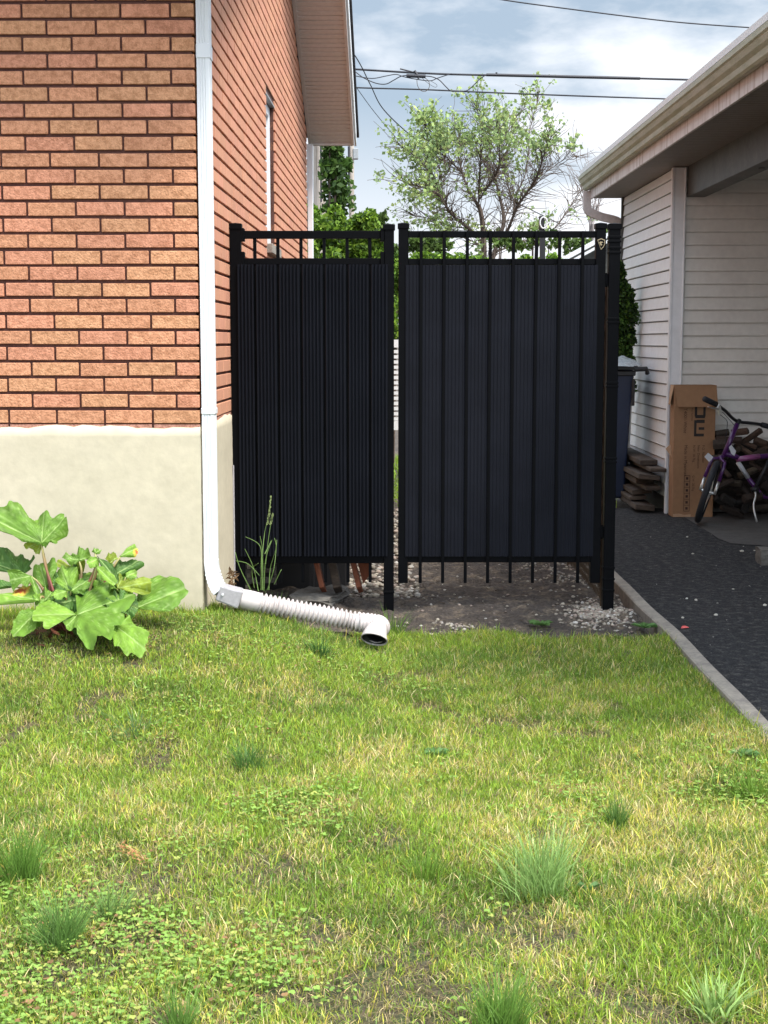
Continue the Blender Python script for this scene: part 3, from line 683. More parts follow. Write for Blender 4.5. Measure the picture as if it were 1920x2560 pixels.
b = MB(); b.beam(at(1577,992,13.05), at(1571,1120,13.05), .02, .04, up=(0,1,0)); b.beam(at(1573,1180,12.6),at(1572,1130,12.6),.015,.015,up=(0,1,0)); b.build('strip', M['white_metal'], wp)
# planks stacked along the foot of the side wall
for i in range(8):
    z = .045+.050*i; b = MB(); w = rnd.uniform(.10,.17); y0 = GYF+rnd.uniform(-.16,.34); y1 = GYB-rnd.uniform(-.1,.3); off = .02+.008*(8-i)
    b.beam((GX-off-w/2+rnd.uniform(-.05,.03),y0,z+rnd.uniform(-.006,.006)),(GX-off-w/2+rnd.uniform(-.03,.03),y1,z+rnd.uniform(-.012,.012)), w, rnd.uniform(.026,.044), up=(rnd.uniform(-.12,.12),0,1))
    o = b.build('plank', M['oldwood'], bevel=.004)
    tag(o, ['weathered plank at the very bottom of the pile by the garage','topmost weathered plank under the garage siding','weathered plank in the middle of the pile along the garage wall'][0 if i==0 else (1 if i==7 else 2)], 'plank', 'planks piled along the garage wall')
b = MB(); P_ = [at(1690,1085,11.45),at(1700,1120,11.43),at(1702,1130,11.42),at(1694,1128,11.40),at(1688,1160,11.38),at(1680,1145,11.36),at(1664,1122,11.38),at(1678,1108,11.4)]
b.add(P_+[p+Vector((0,.004,0)) for p in P_], [tuple(range(8)), tuple(range(15,7,-1))]+[(i,(i+1)%8,8+(i+1)%8,8+i) for i in range(8)]); tag(b.build('cardboard_scrap', M['card_in']), 'torn star shaped cardboard scrap sticking out beside the tall box', 'cardboard')

bx = thing('cardboard_box', 'tall narrow cardboard box with printed lettering standing against the siding', 'box', tuple(on_z(1733,1292,0)))
YB0, YT0 = 11.27, 11.33
bl, brr, tl, trr = at(1681,1292,YB0), at(1781,1290,YB0), at(1687,963,YT0), at(1791,963,YT0)
bl.z = brr.z = .0
bk_ = Vector((0,.165,0)); b = MB()
b.add([bl,brr,trr,tl,bl+bk_,brr+bk_,trr+bk_,tl+bk_], [(0,1,2,3),(7,6,5,4),(0,4,5,1),(1,5,6,2),(3,7,4,0)]); b.build('body', M['card'], bx)
UX = (trr-tl).normalized(); UZ = (tl-bl).normalized(); UN = UX.cross(UZ).normalized(); 
if UN.y > 0: UN = -UN
Wb, Hb = (trr-tl).length, (tl-bl).length
def bp(u, v, d=.001):    # u 0..1 across, v 0..1 up from the bottom
    lo = bl.lerp(brr,u); hi = tl.lerp(trr,u); return lo.lerp(hi,v)+UN*d
b = MB(); f0, f1 = bp(.0,1.0,.004), bp(1.0,1.0,.004); f2, f3 = bp(1.03,.835,.035), bp(.06,.835,.028)
b.add([f0,f1,f2,f3,f0+UN*.005,f1+UN*.005,f2+UN*.005,f3+UN*.005], [(0,1,2,3),(7,6,5,4),(0,4,5,1),(1,5,6,2),(2,6,7,3),(3,7,4,0)]); b.build('front_flap', M['card'], bx)
b = MB(); s0 = at(1686,963,11.35); b.add([s0,s0+Vector((0,.13,0)),at(1672,1010,11.47),at(1675,1012,11.35),s0+Vector((-.004,0,0)),s0+Vector((-.004,.13,0)),at(1671,1010,11.47),at(1673.5,1012,11.35)],[(0,1,2,3),(7,6,5,4),(0,4,5,1),(1,5,6,2),(2,6,7,3),(3,7,4,0)]); b.build('side_flap', M['card_in'], bx)
b = MB(); b.add([bp(.01,.0,.002),bp(.45,.0,.002),bp(.46,.022,.002),bp(.3,.016,.002),bp(.15,.026,.002),bp(.01,.022,.002)],[tuple(range(6))]); b.build('torn_edge', M['card_in'], bx)
lg = MB()
def pr(rects, m, name):
    q = MB()
    for (u0,v0,u1,v1) in rects:
        q.add([bp(u0,v0,.0018),bp(u1,v0,.0018),bp(u1,v1,.0018),bp(u0,v1,.0018)],[(0,1,2,3)])
    return q.build(name, m, bx)
def bv(py): return (1292-py)/(1292-963)
# the big glyphs: a squared D (cut by the flap) and a squared W, turned a quarter turn clockwise
pr([(.495,bv(1041),.555,bv(1012)),(.70,bv(1041),.757,bv(1012)),(.51,bv(1045),.745,bv(1037)),
    (.487,bv(1090),.545,bv(1050)),(.545,bv(1057),.742,bv(1049)),(.60,bv(1074),.735,bv(1067.5)),(.50,bv(1090.5),.73,bv(1083.5))], M['ink'], 'big_lettering')
def label_text(txt, u, py, size, m, name='lettering'):
    cu_ = bpy.data.curves.new('t', 'FONT'); cu_.body = txt; cu_.size = size; ob = bpy.data.objects.new('t', cu_); C.objects.link(ob)
    bpy.context.view_layer.update(); me = bpy.data.meshes.new_from_object(ob.evaluated_get(bpy.context.evaluated_depsgraph_get())); bpy.data.objects.remove(ob)
    o0 = bp(u, bv(py), .0022); me.transform(Matrix(((-UZ.x,UX.x,UN.x,o0.x),(-UZ.y,UX.y,UN.y,o0.y),(-UZ.z,UX.z,UN.z,o0.z),(0,0,0,1))))
    me.materials.append(m); o = bpy.data.objects.new(name, me); C.objects.link(o); o.parent = bx; o.matrix_parent_inverse = Matrix.Translation(-bx.location)
label_text('T4001-White', .235, 1020, .036, M['ink2'])
label_text('Pot Stainless', .415, 1020, .020, M['ink2'])
label_text('Made in Myanmar', .265, 1112, .034, M['ink2'])
label_text('N.W: 18.7kg', .475, 1112, .026, M['ink2']); label_text('Near Dimensions', .585, 1112, .026, M['ink2']); label_text('P.O. Number', .70, 1112, .026, M['ink2'])
label_text('G.W: 20.7kg', .475, 1188, .024, M['ink2'])
fr = []
u0,u1,v0,v1 = .27,.42,bv(1278),bv(1188)
fr += [(u0,v0,u0+.012,v1),(u1-.012,v0,u1,v1),(u0,v0,u1,v0+.004),(u0,v1-.004,u1,v1)]+[(u0,v0+(v1-v0)*k/6,u1,v0+(v1-v0)*k/6+.003) for k in range(1,6)]
fr += [(u0+.045,v0+(v1-v0)*(k+.3)/6,u1-.045,v0+(v1-v0)*(k+.72)/6) for k in range(6)]
pr(fr, M['ink2'], 'handling_symbols')

# bicycle
bi = thing('bicycle', 'small purple bicycle with pink stripe on its kickstand, front wheel turned out', 'bicycle', tuple(on_z(1745,1313,0)))
WC = at(1768,1232,10.78); WR = .245
ctp, cbt = at(1796,1156,10.86), at(1741,1311,10.74)
upw = (ctp-cbt).normalized(); fw = Vector((-.30,-.953,0)); fw = (fw-upw*fw.dot(upw)).normalized(); ax = upw.cross(fw).normalized(); WC = (ctp+cbt)/2
WC.z = WR*.97+.012
def wheel(par, WC, up_, fw_, ax_, Rr, name):
    hubo = MB(); ty = MB(); n = 48; k = 10; vs = []
    for i in range(n):
        a = 2*math.pi*i/n; d = up_*math.cos(a)+fw_*math.sin(a)
        for j in range(k):
            b_ = 2*math.pi*j/k; r = Rr-.024+.024*math.cos(b_)+(.003 if (i%2 and math.cos(b_) > .3) else 0); vs.append(WC+d*r+ax_*(.025*math.sin(b_)))
    ty.add(vs, [(i*k+j,((i+1)%n)*k+j,((i+1)%n)*k+(j+1)%k,i*k+(j+1)%k) for i in range(n) for j in range(k)])
    rm = MB(); vs = []; pr_ = [(-.012,-.049),(.012,-.049),(.014,-.064),(0,-.070),(-.014,-.064)]
    for i in range(n):
        a = 2*math.pi*i/n; d = up_*math.cos(a)+fw_*math.sin(a)
        for w_q, r_q in pr_: vs.append(WC+d*(Rr+r_q)+ax_*w_q)
    rm.add(vs, [(i*5+j,((i+1)%n)*5+j,((i+1)%n)*5+(j+1)%5,i*5+(j+1)%5) for i in range(n) for j in range(5)])
    hubo.tube([WC-ax_*.045, WC+ax_*.045], .014, 10); hubo.tube([WC-ax_*.06, WC+ax_*.06], .006, 8)
    h_ = hubo.build(name, M['chrome'], par); ty.build('tyre', M['rubber'], h_, smooth=True); rm.build('rim', M['chrome'], h_, smooth=True)
    spk = MB()
    for i in range(20):
        a = 2*math.pi*i/20; d = up_*math.cos(a)+fw_*math.sin(a); spk.tube([WC+ax_*.03*(1 if i%2 else -1), WC+d*(Rr-.066)], .0016, 4, cap=False)
    spk.build('spokes', M['chrome'], h_)
wheel(bi, WC, upw, fw, ax, WR, 'front_wheel')
hd0 = at(1843,1060,10.95); hd1 = at(1809,1140,10.90)
b = MB(); cr_ = WC+upw*(WR+.03)
b.tube([hd1+(hd1-hd0)*.0, cr_], .016, 10)
for sg_ in (-1,1):
    b.tube([cr_, cr_+ax*.05*sg_-upw*.02, WC+ax*.055*sg_+upw*.10], [.013,.014,.014], 10)
b.build('fork', M['purple'], bi, smooth=True)
b = MB()
for sg_ in (-1,1): b.tube([WC+ax*.055*sg_+upw*.10, WC+ax*.055*sg_-upw*.005], .0115, 8)
b.build('fork_leg', M['chrome'], bi, smooth=True)
b = MB(); b.tube([hd0, hd1], .019, 12); b.tube([hd1+Vector((.01,0,.02)), at(1850,1146,11.0), at(1900,1141,11.05), at(1990,1136,11.1)], .019, 10); b.build('frame', M['purple'], bi, smooth=True)
b = MB(); b.tube([at(1842,1148,10.98), at(1898,1141,11.03)], .0215, 10); b.build('top_stripe', M['pink'], bi, smooth=True)
b = MB(); b.tube([at(1845,1156,10.99), at(1870,1194,11.03)], .018, 10); b.build('down_tube_sticker', M['tag'], bi, smooth=True)
b = MB(); b.tube([at(1870,1194,11.03), at(1905,1240,11.1), at(1985,1262,11.1)], .017, 10); b.build('down_tube', M['purple'], bi, smooth=True)
b = MB(); hb_ = catmull([at(1768,1001,10.72), at(1790,1011,10.78), at(1812,1026,10.85), at(1832,1046,10.93), at(1849,1055,10.97), at(1870,1057,11.0), at(1900,1061,11.05), at(1935,1070,11.12)], 6)
b.tube(hb_, .0125, 8); b.tube([hd0, at(1849,1050,10.97)], .017, 8); hb_o = b.build('handlebar', M['blackp'], bi, smooth=True)
b = MB(); b.tube([at(1761,997,10.70), at(1790,1011,10.78)], .021, 10); b.build('grip', M['rubber'], hb_o, smooth=True)
b = MB(); b.tube([at(1905,1062,11.05), at(1940,1071,11.12)], .021, 10); b.build('grip', M['rubber'], hb_o, smooth=True)
b = MB(); b.tube([at(1797,1012,10.78), at(1795,1022,10.76), at(1786,1021,10.72), at(1770,1017,10.68)], [.012,.009,.006,.005], 6); b.tube([at(1797,1016,10.78), at(1801,1036,10.78)], .014, 8); b.build('brake_lever', M['chrome'], hb_o)
b = MB(); b.tube(catmull([at(1799,1036,10.78), at(1816,1050,10.8), at(1818,1066,10.86), at(1812,1110,10.9)],5), .0025, 5); b.tube(catmull([at(1806,1030,10.8), at(1822,1047,10.86), at(1838,1066,10.95)],5), .0025, 5); b.build('brake_cable', M['cable'], bi)
for pts_, nm in (([(1761,1142),(1770,1132),(1783,1143),(1773,1155)],'reflector'),([(1822,1118),(1828,1112),(1840,1128),(1836,1140),(1828,1134)],'reflector')):
    b = MB(); P_ = [at(x,y,10.72) for x, y in pts_]; nP = len(P_); b.add(P_+[p+Vector((.004,.012,0)) for p in P_], [tuple(range(nP)),tuple(range(2*nP-1,nP-1,-1))]+[(i,(i+1)%nP,nP+(i+1)%nP,nP+i) for i in range(nP)]); b.build(nm, M['tag'], bi)
b = MB(); b.tube(catmull([at(1886,1222,11.0), at(1889,1240,10.98), at(1884,1262,10.95), at(1887,1285,10.92), on_z(1892,1305,.004)],5), .0085, 8); b.build('kickstand', M['chrome'], bi, smooth=True)
rwc = at(2040,1225,11.05); rwc.z = .25; wheel(bi, rwc, Vector((-.12,-.02,.99)).normalized(), Vector((-.99,-.1,-.12)).normalized(), Vector((0,1,0)), .245, 'rear_wheel')
b = MB(); b.tube([at(1887,1222,11.0), at(1905,1240,11.1), rwc], .011, 8); b.tube([at(1887,1222,11.02), at(1930,1135,11.05)], .014, 8); b.tube([at(1878,1225,10.98),at(1896,1221,10.98)], .02, 10); b.build('chainstay', M['blackp'], bi, smooth=True)

# firewood heap behind the bicycle; first a dark backing row added for its shade
for i in range(46):
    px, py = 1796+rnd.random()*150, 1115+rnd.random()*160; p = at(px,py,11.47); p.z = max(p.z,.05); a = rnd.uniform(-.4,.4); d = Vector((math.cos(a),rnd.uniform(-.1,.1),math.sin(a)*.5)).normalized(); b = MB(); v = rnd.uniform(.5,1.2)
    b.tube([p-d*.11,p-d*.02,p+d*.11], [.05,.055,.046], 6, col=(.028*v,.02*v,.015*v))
    tag(b.build('firewood_log', M['firewood'], colors=True, bevel=.004), 'near black backing log added to darken the gaps in the heap behind the bicycle', 'firewood', 'dark backing added behind the firewood heap')
k = 0
heap = [(1805,1084),(1822,1100),(1850,1080),(1880,1092),(1902,1105),(1838,1130),(1868,1128),(1895,1138),(1918,1122),(1812,1135),(1800,1110),(1860,1106),(1890,1166),(1842,1166),(1915,1166),(1810,1172),(1870,1180),(1830,1205),(1900,1200),(1805,1215),(1860,1222),(1880,1244),(1820,1248),(1908,1240),(1845,1256),(1930,1190),(1935,1230),(1940,1140),(1800,1252),(1790,1190),(1795,1145),(1865,1262),(1900,1270),(1830,1275)]
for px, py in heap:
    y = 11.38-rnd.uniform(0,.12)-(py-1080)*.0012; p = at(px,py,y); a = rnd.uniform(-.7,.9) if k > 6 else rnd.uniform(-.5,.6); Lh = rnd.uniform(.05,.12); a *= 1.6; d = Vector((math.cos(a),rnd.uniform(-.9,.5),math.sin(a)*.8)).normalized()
    b = MB(); t = rnd.random(); v = rnd.uniform(.5,1.3); col = tuple(np.array((.075,.045,.03) if t < .45 else ((.035,.026,.02) if t < .8 else (.15,.11,.07)))*v*(1 if py < 1130 else .35))  # pieces low in the heap coloured darker, standing in for the shade there
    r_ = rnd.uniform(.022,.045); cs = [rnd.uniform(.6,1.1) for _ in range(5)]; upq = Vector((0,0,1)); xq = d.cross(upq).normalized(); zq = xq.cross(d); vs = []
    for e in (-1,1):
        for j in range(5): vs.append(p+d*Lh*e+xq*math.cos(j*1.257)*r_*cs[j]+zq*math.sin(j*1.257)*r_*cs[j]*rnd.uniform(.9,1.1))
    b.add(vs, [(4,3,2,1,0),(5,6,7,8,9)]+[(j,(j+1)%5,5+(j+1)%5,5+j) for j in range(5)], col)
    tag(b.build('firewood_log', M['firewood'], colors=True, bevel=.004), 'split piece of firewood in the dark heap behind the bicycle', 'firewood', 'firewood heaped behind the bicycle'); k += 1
# ------------------------------------------------------------------ grass
def blades(name, X, Y, Z, hgt, wid, col, tipmul, lean, m, seed=1, curl=None, label=None):
    r = np.random.default_rng(seed); n = len(X); a = r.uniform(0, 2*np.pi, n); la = r.uniform(0, 2*np.pi, n)
    if curl is not None: la = curl
    sx, sy = np.cos(a)*wid/2, np.sin(a)*wid/2; lx, ly = np.cos(la)*lean*hgt, np.sin(la)*lean*hgt
    lean_z = np.sqrt(np.clip(1-(lean*.8)**2, .12, 1))
    V = np.empty((n, 7, 3)); C_ = np.empty((n, 7, 3))
    for i, (t, w) in enumerate(((0,1),(.38,.95),(.72,.65))):
        bx_, by_, bz_ = X+lx*t**1.7, Y+ly*t**1.7, Z+hgt*lean_z*(t-.12*lean*t*t)
        V[:,2*i] = np.stack([bx_-sx*w, by_-sy*w, bz_],1); V[:,2*i+1] = np.stack([bx_+sx*w, by_+sy*w, bz_],1)
        cc = col*(1+(tipmul-1)*t)
        C_[:,2*i] = cc; C_[:,2*i+1] = cc
    V[:,6] = np.stack([X+lx, Y+ly, Z+hgt*lean_z*(1-.12*lean)],1); C_[:,6] = col*tipmul
    base = (np.arange(n)*7)[:,None]; f = np.array([0,1,3,2, 2,3,5,4, 4,5,6])[None,:]+base
    ob = np_mesh(name, V.reshape(-1,3), np.tile([4,4,3], n), f.ravel(), m, C_.reshape(-1,3)); return ob
def scatter(n, x0, x1, y0, y1): return NR.uniform(x0,x1,n), y0+(y1-y0)*NR.random(n)**1.0
GREEN, DKG, YEL, STRAW, BLUEG = map(np.array, ((.235,.355,.040),(.105,.20,.026),(.47,.47,.085),(.58,.50,.26),(.21,.32,.095)))
def in_view(X, Y, m=.12): return (np.abs(X-Y*.0028) < Y*.275+m)
N0 = 760000
X = NR.uniform(-2.2,1.345,N0); Y = 2.45+4.3*NR.random(N0)**.95; k = in_view(X,Y) & (Y < LB(X)+.05*NR.random(N0)-.0)
house_front = (X < HX+.02) & (Y > HY-.0-.019*(X-HX)); k &= ~house_front
dens = fnoise(X,Y,1.6,0)*.5+fnoise(X,Y,5.5,1)*.5
bare = ss((.40-dens)/.10)                                   # thin spots
for cx_, cy_, rr in ((-.62,3.55,.26),(-.30,3.62,.16),(-.72,3.40,.15),(.02,3.85,.10),(.33,3.35,.09),(-.62,3.02,.10),(.45,3.9,.07),(.62,2.75,.12)):
    bare = np.maximum(bare, .85*ss(1.2-np.hypot(X-cx_,(Y-cy_)*.8)/rr))
near_bush = ss(1.25-np.hypot((X+1.22)/.62,(Y-5.72)/.45)); bare = np.maximum(bare, near_bush*.85)
k &= NR.random(N0) > bare*.8
X, Y, bare, dens = X[k], Y[k], bare[k], dens[k]; n = len(X)
dry = fnoise(X,Y,2.6,2)*.42+fnoise(X,Y,9,3)*.58; far = ss((Y-4.9)/1.4)
lush = fnoise(X,Y,1.3,3)
pdry = np.clip((dry-.43)*2.7,0,.75)*(1-.6*far)+.12
pdry = np.maximum(pdry, bare*.55*(1-far*.5)); u = NR.random(n)
col = GREEN[None]*(1-.0*far[:,None]) + (DKG-GREEN)[None]*(ss((fnoise(X,Y,3.7,1)-.38)/.3)[:,None]*.75)
col = np.where((u < pdry)[:,None], YEL, col); col = np.where((u < pdry*.48)[:,None], STRAW, col)
col = np.where((NR.random(n) < .10)[:,None], BLUEG, col)
col *= NR.uniform(.45,1.5,(n,1)); col[:,0] *= NR.uniform(.85,1.2,n)
hg = NR.gamma(4.5, .0042, n)*(.75+.6*lush)*(1-.35*bare)+.008; hg *= np.where(Y > 6.35, .85, 1)
edge = (Y > LB(X)-.25); hg = np.where(edge & (NR.random(n) < .2), hg*1.7, hg)
g_ = blades('grass', X, Y, gz(X,Y)-.004, hg, NR.uniform(.0014,.0033,n), col, np.array([1.3,1.25,1.2]), NR.uniform(.1,1.15,n), M['blade'], 3)
struct(g_, 'uneven green and straw coloured lawn grass', 'stuff')
# thatch: short dead blades lying flat
n = 130000; X = NR.uniform(-2.2,1.34,n); Y = 2.45+4.2*NR.random(n); k = in_view(X,Y) & (Y < LB(X)+.02) & ~((X < HX+.02) & (Y > HY)); X, Y = X[k], Y[k]; n = len(X)
c_ = np.array([.30,.235,.12])[None]*NR.uniform(.25,1.1,(n,1))
th = blades('dead_grass', X, Y, gz(X,Y)+.001, NR.uniform(.015,.045,n), NR.uniform(.0015,.003,n), c_, 1.0, np.full(n,1.2), M['blade'], 5); struct(th, 'dry dead thatch lying between the living grass', 'stuff')
# clover and other round-leaved weeds
def leaflets(name, X, Y, Zt, R_, col, label, tri=3):
    n = len(X); m_ = 7; Vs = np.empty((n*tri, m_, 3)); Cs = np.empty((n*tri, m_, 3)); r = NR
    for t in range(tri):
        a0 = r.uniform(0,6.28,n) if t == 0 else a0+6.28/tri
        cxx, cyy = X+np.cos(a0)*R_*.95, Y+np.sin(a0)*R_*.95; tx, ty = r.uniform(-.5,.5,n), r.uniform(-.5,.5,n)
        for j in range(m_):
            b = 2*np.pi*j/m_; dx, dy = np.cos(b)*R_, np.sin(b)*R_
            Vs[t::tri, j] = np.stack([cxx+dx, cyy+dy, Zt+dx*tx+dy*ty],1); Cs[t::tri, j] = col*(1.0 if j%2 else .94)
    f = (np.arange(n*tri)*m_)[:,None]+np.arange(m_)[None]
    return struct(np_mesh(name, Vs.reshape(-1,3), np.full(n*tri,m_), f.ravel(), M['blade'], Cs.reshape(-1,3)), label, 'stuff')
n = 60000; X = NR.uniform(-1.3,1.3,n); Y = 2.45+3.6*NR.random(n); cn = fnoise(X,Y,1.4,2)*.6+fnoise(X,Y,5,0)*.4
patch = ss(1.3-np.hypot((X+.55)/.55,(Y-3.15)/.75))*.12+ss(1.2-np.hypot((X-.55)/.6,(Y-2.95)/.6))*.06; k = in_view(X,Y) & (NR.random(n) < np.clip((cn+patch-.57)*5.5,0,1)*np.where(Y < 4.4,1,.35)) ; X, Y = X[k], Y[k]; n = len(X)
u = NR.random((n,1)); c_ = np.where(u < .72, np.array([.23,.37,.07]), np.where(u < .93, np.array([.38,.42,.10]), np.array([.30,.17,.08])))*NR.uniform(.75,1.25,(n,1))
leaflets('clover', X, Y, gz(X,Y)+NR.uniform(.008,.034,n), NR.uniform(.0020,.0050,n), c_, 'patches of clover and small round leaved weeds in the lawn')
# distinct clumps of long grass
def clump(px, py, hpx, wpx, col, lean, label, nb=260, name='grass_clump', wid=.0028):
    p = on_z(px, py, .01); sc_ = p.y/F; h = hpx*sc_; w = wpx*sc_*.5
    nb = int(nb*.72); a = NR.uniform(0,6.28,nb); r = NR.random(nb)**.6*w*.42*(1+.35*np.sin(a*2+px)+.25*np.sin(a*3+py)); X = p.x+np.cos(a)*r*1.15; Y = p.y+np.sin(a)*r*1.1
    c_ = np.array(col)[None]*NR.uniform(.7,1.3,(nb,1)); hg = h*np.clip(NR.normal(.72,.26,nb),.2,1.35)
    o = blades(name, X, Y, gz(X,Y)-.003, hg, NR.uniform(wid*.7,wid*1.2,nb), c_, 1.2, np.clip(r/(w*.42)*lean*.8+NR.uniform(-.1,.5,nb),.03,1.1), M['blade'], 9, curl=np.where(NR.random(nb)<.3,NR.uniform(0,6.28,nb),a+NR.uniform(-.9,.9,nb)))
    return tag(o, label, 'grass clump', 'longer grass clumps standing out of the lawn')
clump(1350,2215,190,330,(.25,.38,.115),.55,'large pale blue green grass clump right of the lawn centre',520)
clump(1545,2055,90,120,(.11,.20,.045),.4,'small dark green grass clump right of the large pale one',240)
clump(150,2360,170,210,(.12,.22,.05),.55,'dark blue green fine grass clump near the lower left corner',480, wid=.0022)
clump(270,2290,110,190,(.17,.27,.075),.6,'fine grey green grass clump beside the dark lower left clump',260, wid=.002)
clump(50,2190,170,190,(.13,.24,.04),.35,'tall bright green grass clump at the left edge of the lawn',420)
clump(335,1862,100,300,(.10,.19,.07),1.0,'spreading grass clump with arching blades left of the lawn middle',110)
clump(800,1690,60,150,(.055,.13,.03),.75,'dark low grass clump below the drain hose outlet',220)
clump(620,1925,90,170,(.09,.18,.04),.6,'mid green grass clump near the centre of the lawn',220)
clump(1250,2560,190,260,(.14,.25,.045),.4,'tall green grass clump at the bottom edge of the photo, right of centre',420)
clump(450,2600,160,170,(.13,.235,.045),.4,'dark grass clump at the bottom edge left of centre',260)
clump(1065,2200,120,130,(.15,.26,.035),.4,'narrow upright green grass clump left of the large pale clump',150)
clump(1790,2520,120,260,(.25,.37,.11),.8,'pale broad bladed grass clump in the lower right corner',150, wid=.006)
clump(1880,1985,90,170,(.15,.26,.035),.5,'green grass clump near the kerb at the right edge',220)
clump(985,1585,75,120,(.12,.22,.035),.6,'fresh green grass clump beside the drain hose outlet',150)
# tall weed with seed stalks in front of the fence panel
tw = thing('tall_weed', 'tall wispy green weed with seed stalks in front of the fence panel', 'weed', tuple(at(655,1478,7.1)))
b = MB(); gw = []
for path in ([(655,1475),(653,1420),(650,1365),(614,1342)],[(652,1475),(655,1400),(662,1330),(672,1290),(678,1242)],[(660,1478),(664,1400),(680,1350)],[(657,1475),(656,1380),(650,1340)],
             [(668,1475),(685,1420),(692,1350)],[(672,1475),(676,1420),(690,1370),(686,1345)],[(646,1478),(634,1420),(612,1372)],[(650,1440),(620,1410),(590,1402)],[(664,1410),(672,1340),(681,1290)],
             [(686,1460),(700,1430),(704,1424)],[(636,1470),(630,1425),(646,1408)],[(662,1385),(678,1352)],[(628,1478),(600,1420),(588,1380)]):
    P_ = catmull([at(x,y,7.06+rnd.uniform(-.03,.03)) for x, y in path], 6); m_ = len(P_)
    b.tube(P_, [.0019*(1-.6*i/m_)+.0005 for i in range(m_)], 5)
b.build('stems', mat('weed_stem',(.16,.27,.07),.6,transl=.2), tw)
n = 150; X = tw.location.x+NR.normal(0,.05,n); Y = np.full(n,7.05)+NR.normal(0,.02,n)
lv = blades('leaves', X, Y, gz(X,Y), NR.uniform(.05,.17,n), NR.uniform(.002,.004,n), np.array([.12,.22,.05])[None]*NR.uniform(.6,1.3,(n,1)), 1.2, NR.uniform(.1,.9,n), M['blade'], 12); lv.parent = tw; lv.matrix_parent_inverse = Matrix.Translation(-tw.location)
b = MB()
for base in ([(672,1290),(678,1242)],[(668,1310),(674,1280)],[(676,1310),(682,1285)]):
    a_, c_ = at(*base[0],7.06), at(*base[1],7.06)
    for i in range(14):
        p = a_.lerp(c_, i/13); s_ = .006; b.box(tuple(p+Vector((-s_*rnd.random(),-.002,-.004))), tuple(p+Vector((s_*rnd.random(),.002,.005))))
b.build('seed_heads', mat('seed_head',(.22,.28,.10),.7), tw)
dw = thing('dry_weed', 'small brownish curled weed at the foot of the parged corner', 'weed', tuple(at(582,1460,6.9))); b = MB()
for i in range(26):
    p = at(582+rnd.uniform(-12,10), 1442+rnd.uniform(-22,22), 6.9+rnd.uniform(-.04,.04)); d = Vector((rnd.uniform(-1,1),rnd.uniform(-1,1),rnd.uniform(-.6,.9)))*.02; e = d.cross(Vector((0,1,.3))).normalized()*.006
    b.add([p-d,p+e,p+d,p-e],[(0,1,2,3)])
b.tube([at(582,1470,6.9),at(580,1425,6.9)],.0015,4); b.build('leaves', mat('dry_leaf',(.20,.12,.06),.8,transl=.2), dw)
# low broad weeds at the lawn edge
for px, py, s_, lb in ((1350,1565,46,'flat dark green weed on bare soil at the lawn edge'),(1755,1520,0,''),(1610,1565,40,'light green leafy weed beside the kerb at the lawn edge'),(1860,1890,46,'broad pale plantain leaves in the grass at the right edge'),(1470,2225,38,'single broad green weed leaf right of the large grass clump'),(1090,1885,40,'small green broad leaved weed in the lawn centre')):
    if not s_: continue
    t_ = on_z(px,py,.01); sc_ = t_.y/F; b = MB()
    for i in range(9 if s_ != 38 else 3):
        a = i*2.4+rnd.uniform(-.4,.4); L_ = s_*sc_*rnd.uniform(.5,1.0); d = Vector((math.cos(a),math.sin(a),0)); w_q = Vector((-d.y,d.x,0))*L_*.28; z0 = Vector((t_.x,t_.y,gzf(t_.x,t_.y)+.006))
        P_ = [z0, z0+d*L_*.3+w_q*.8+Vector((0,0,.015)), z0+d*L_*.75+w_q+Vector((0,0,.02)), z0+d*L_+Vector((0,0,.012)), z0+d*L_*.75-w_q+Vector((0,0,.02)), z0+d*L_*.3-w_q*.8+Vector((0,0,.015))]
        v = rnd.uniform(.7,1.2); b.add(P_, [(0,1,2),(0,2,3),(0,3,4),(0,4,5)], (.11*v,.22*v,.06*v))
    tag(b.build('broadleaf_weed', M['blade'], colors=True), lb, 'weed')
# dead leaves / brown frond on the lawn
b = MB(); q0, q1 = on_z(300,2115,.03), on_z(362,2150,.03)
for i in range(60):
    p = q0.lerp(q1, rnd.random())+Vector((rnd.gauss(0,.008),rnd.gauss(0,.008),rnd.uniform(-.01,.01))); d = Vector((rnd.uniform(-.02,.02),rnd.uniform(-.02,.02),rnd.uniform(0,.012))); e = Vector((rnd.uniform(-.003,.003),.003,0)); b.add([p-e,p+e,p+d],[(0,1,2)])
b.tube([q0,q0.lerp(q1,.5)+Vector((0,0,.008)),q1],.0014,4); tag(b.build('dead_frond', mat('orange_dry',(.50,.25,.10),.8,transl=.2)), 'small orange brown dead frond lying on the left of the lawn', 'dead leaf')
b = MB(); b.tube([on_z(-10,1595,.12), on_z(40,1640,.06), on_z(75,1665,.03)], .003, 5); b.tube([on_z(75,1665,.03), on_z(120,1690,.03)],.002,5); tag(b.build('dry_stalk', mat('straw_stalk',(.42,.33,.18),.8)), 'dry straw stalk lying on the grass under the rhubarb at the left edge', 'stalk')
# dark cloth folds and twigs on the soil
b = MB()
for i in range(55):
    p = on_z(rnd.uniform(960,1500), rnd.uniform(1440,1590), .012); a = rnd.uniform(0,6.28); L_ = rnd.uniform(.01,.045); d = Vector((math.cos(a)*L_,math.sin(a)*L_,rnd.uniform(-.002,.006))); p.z = sg(p.x,p.y)+.003; b.tube([p,p+d*.5+Vector((0,0,.003)),p+d],rnd.uniform(.0012,.0035),5)
struct(b.build('twigs_and_bark', M['oldwood']), 'dark bark bits and twigs on the bare soil', 'stuff')

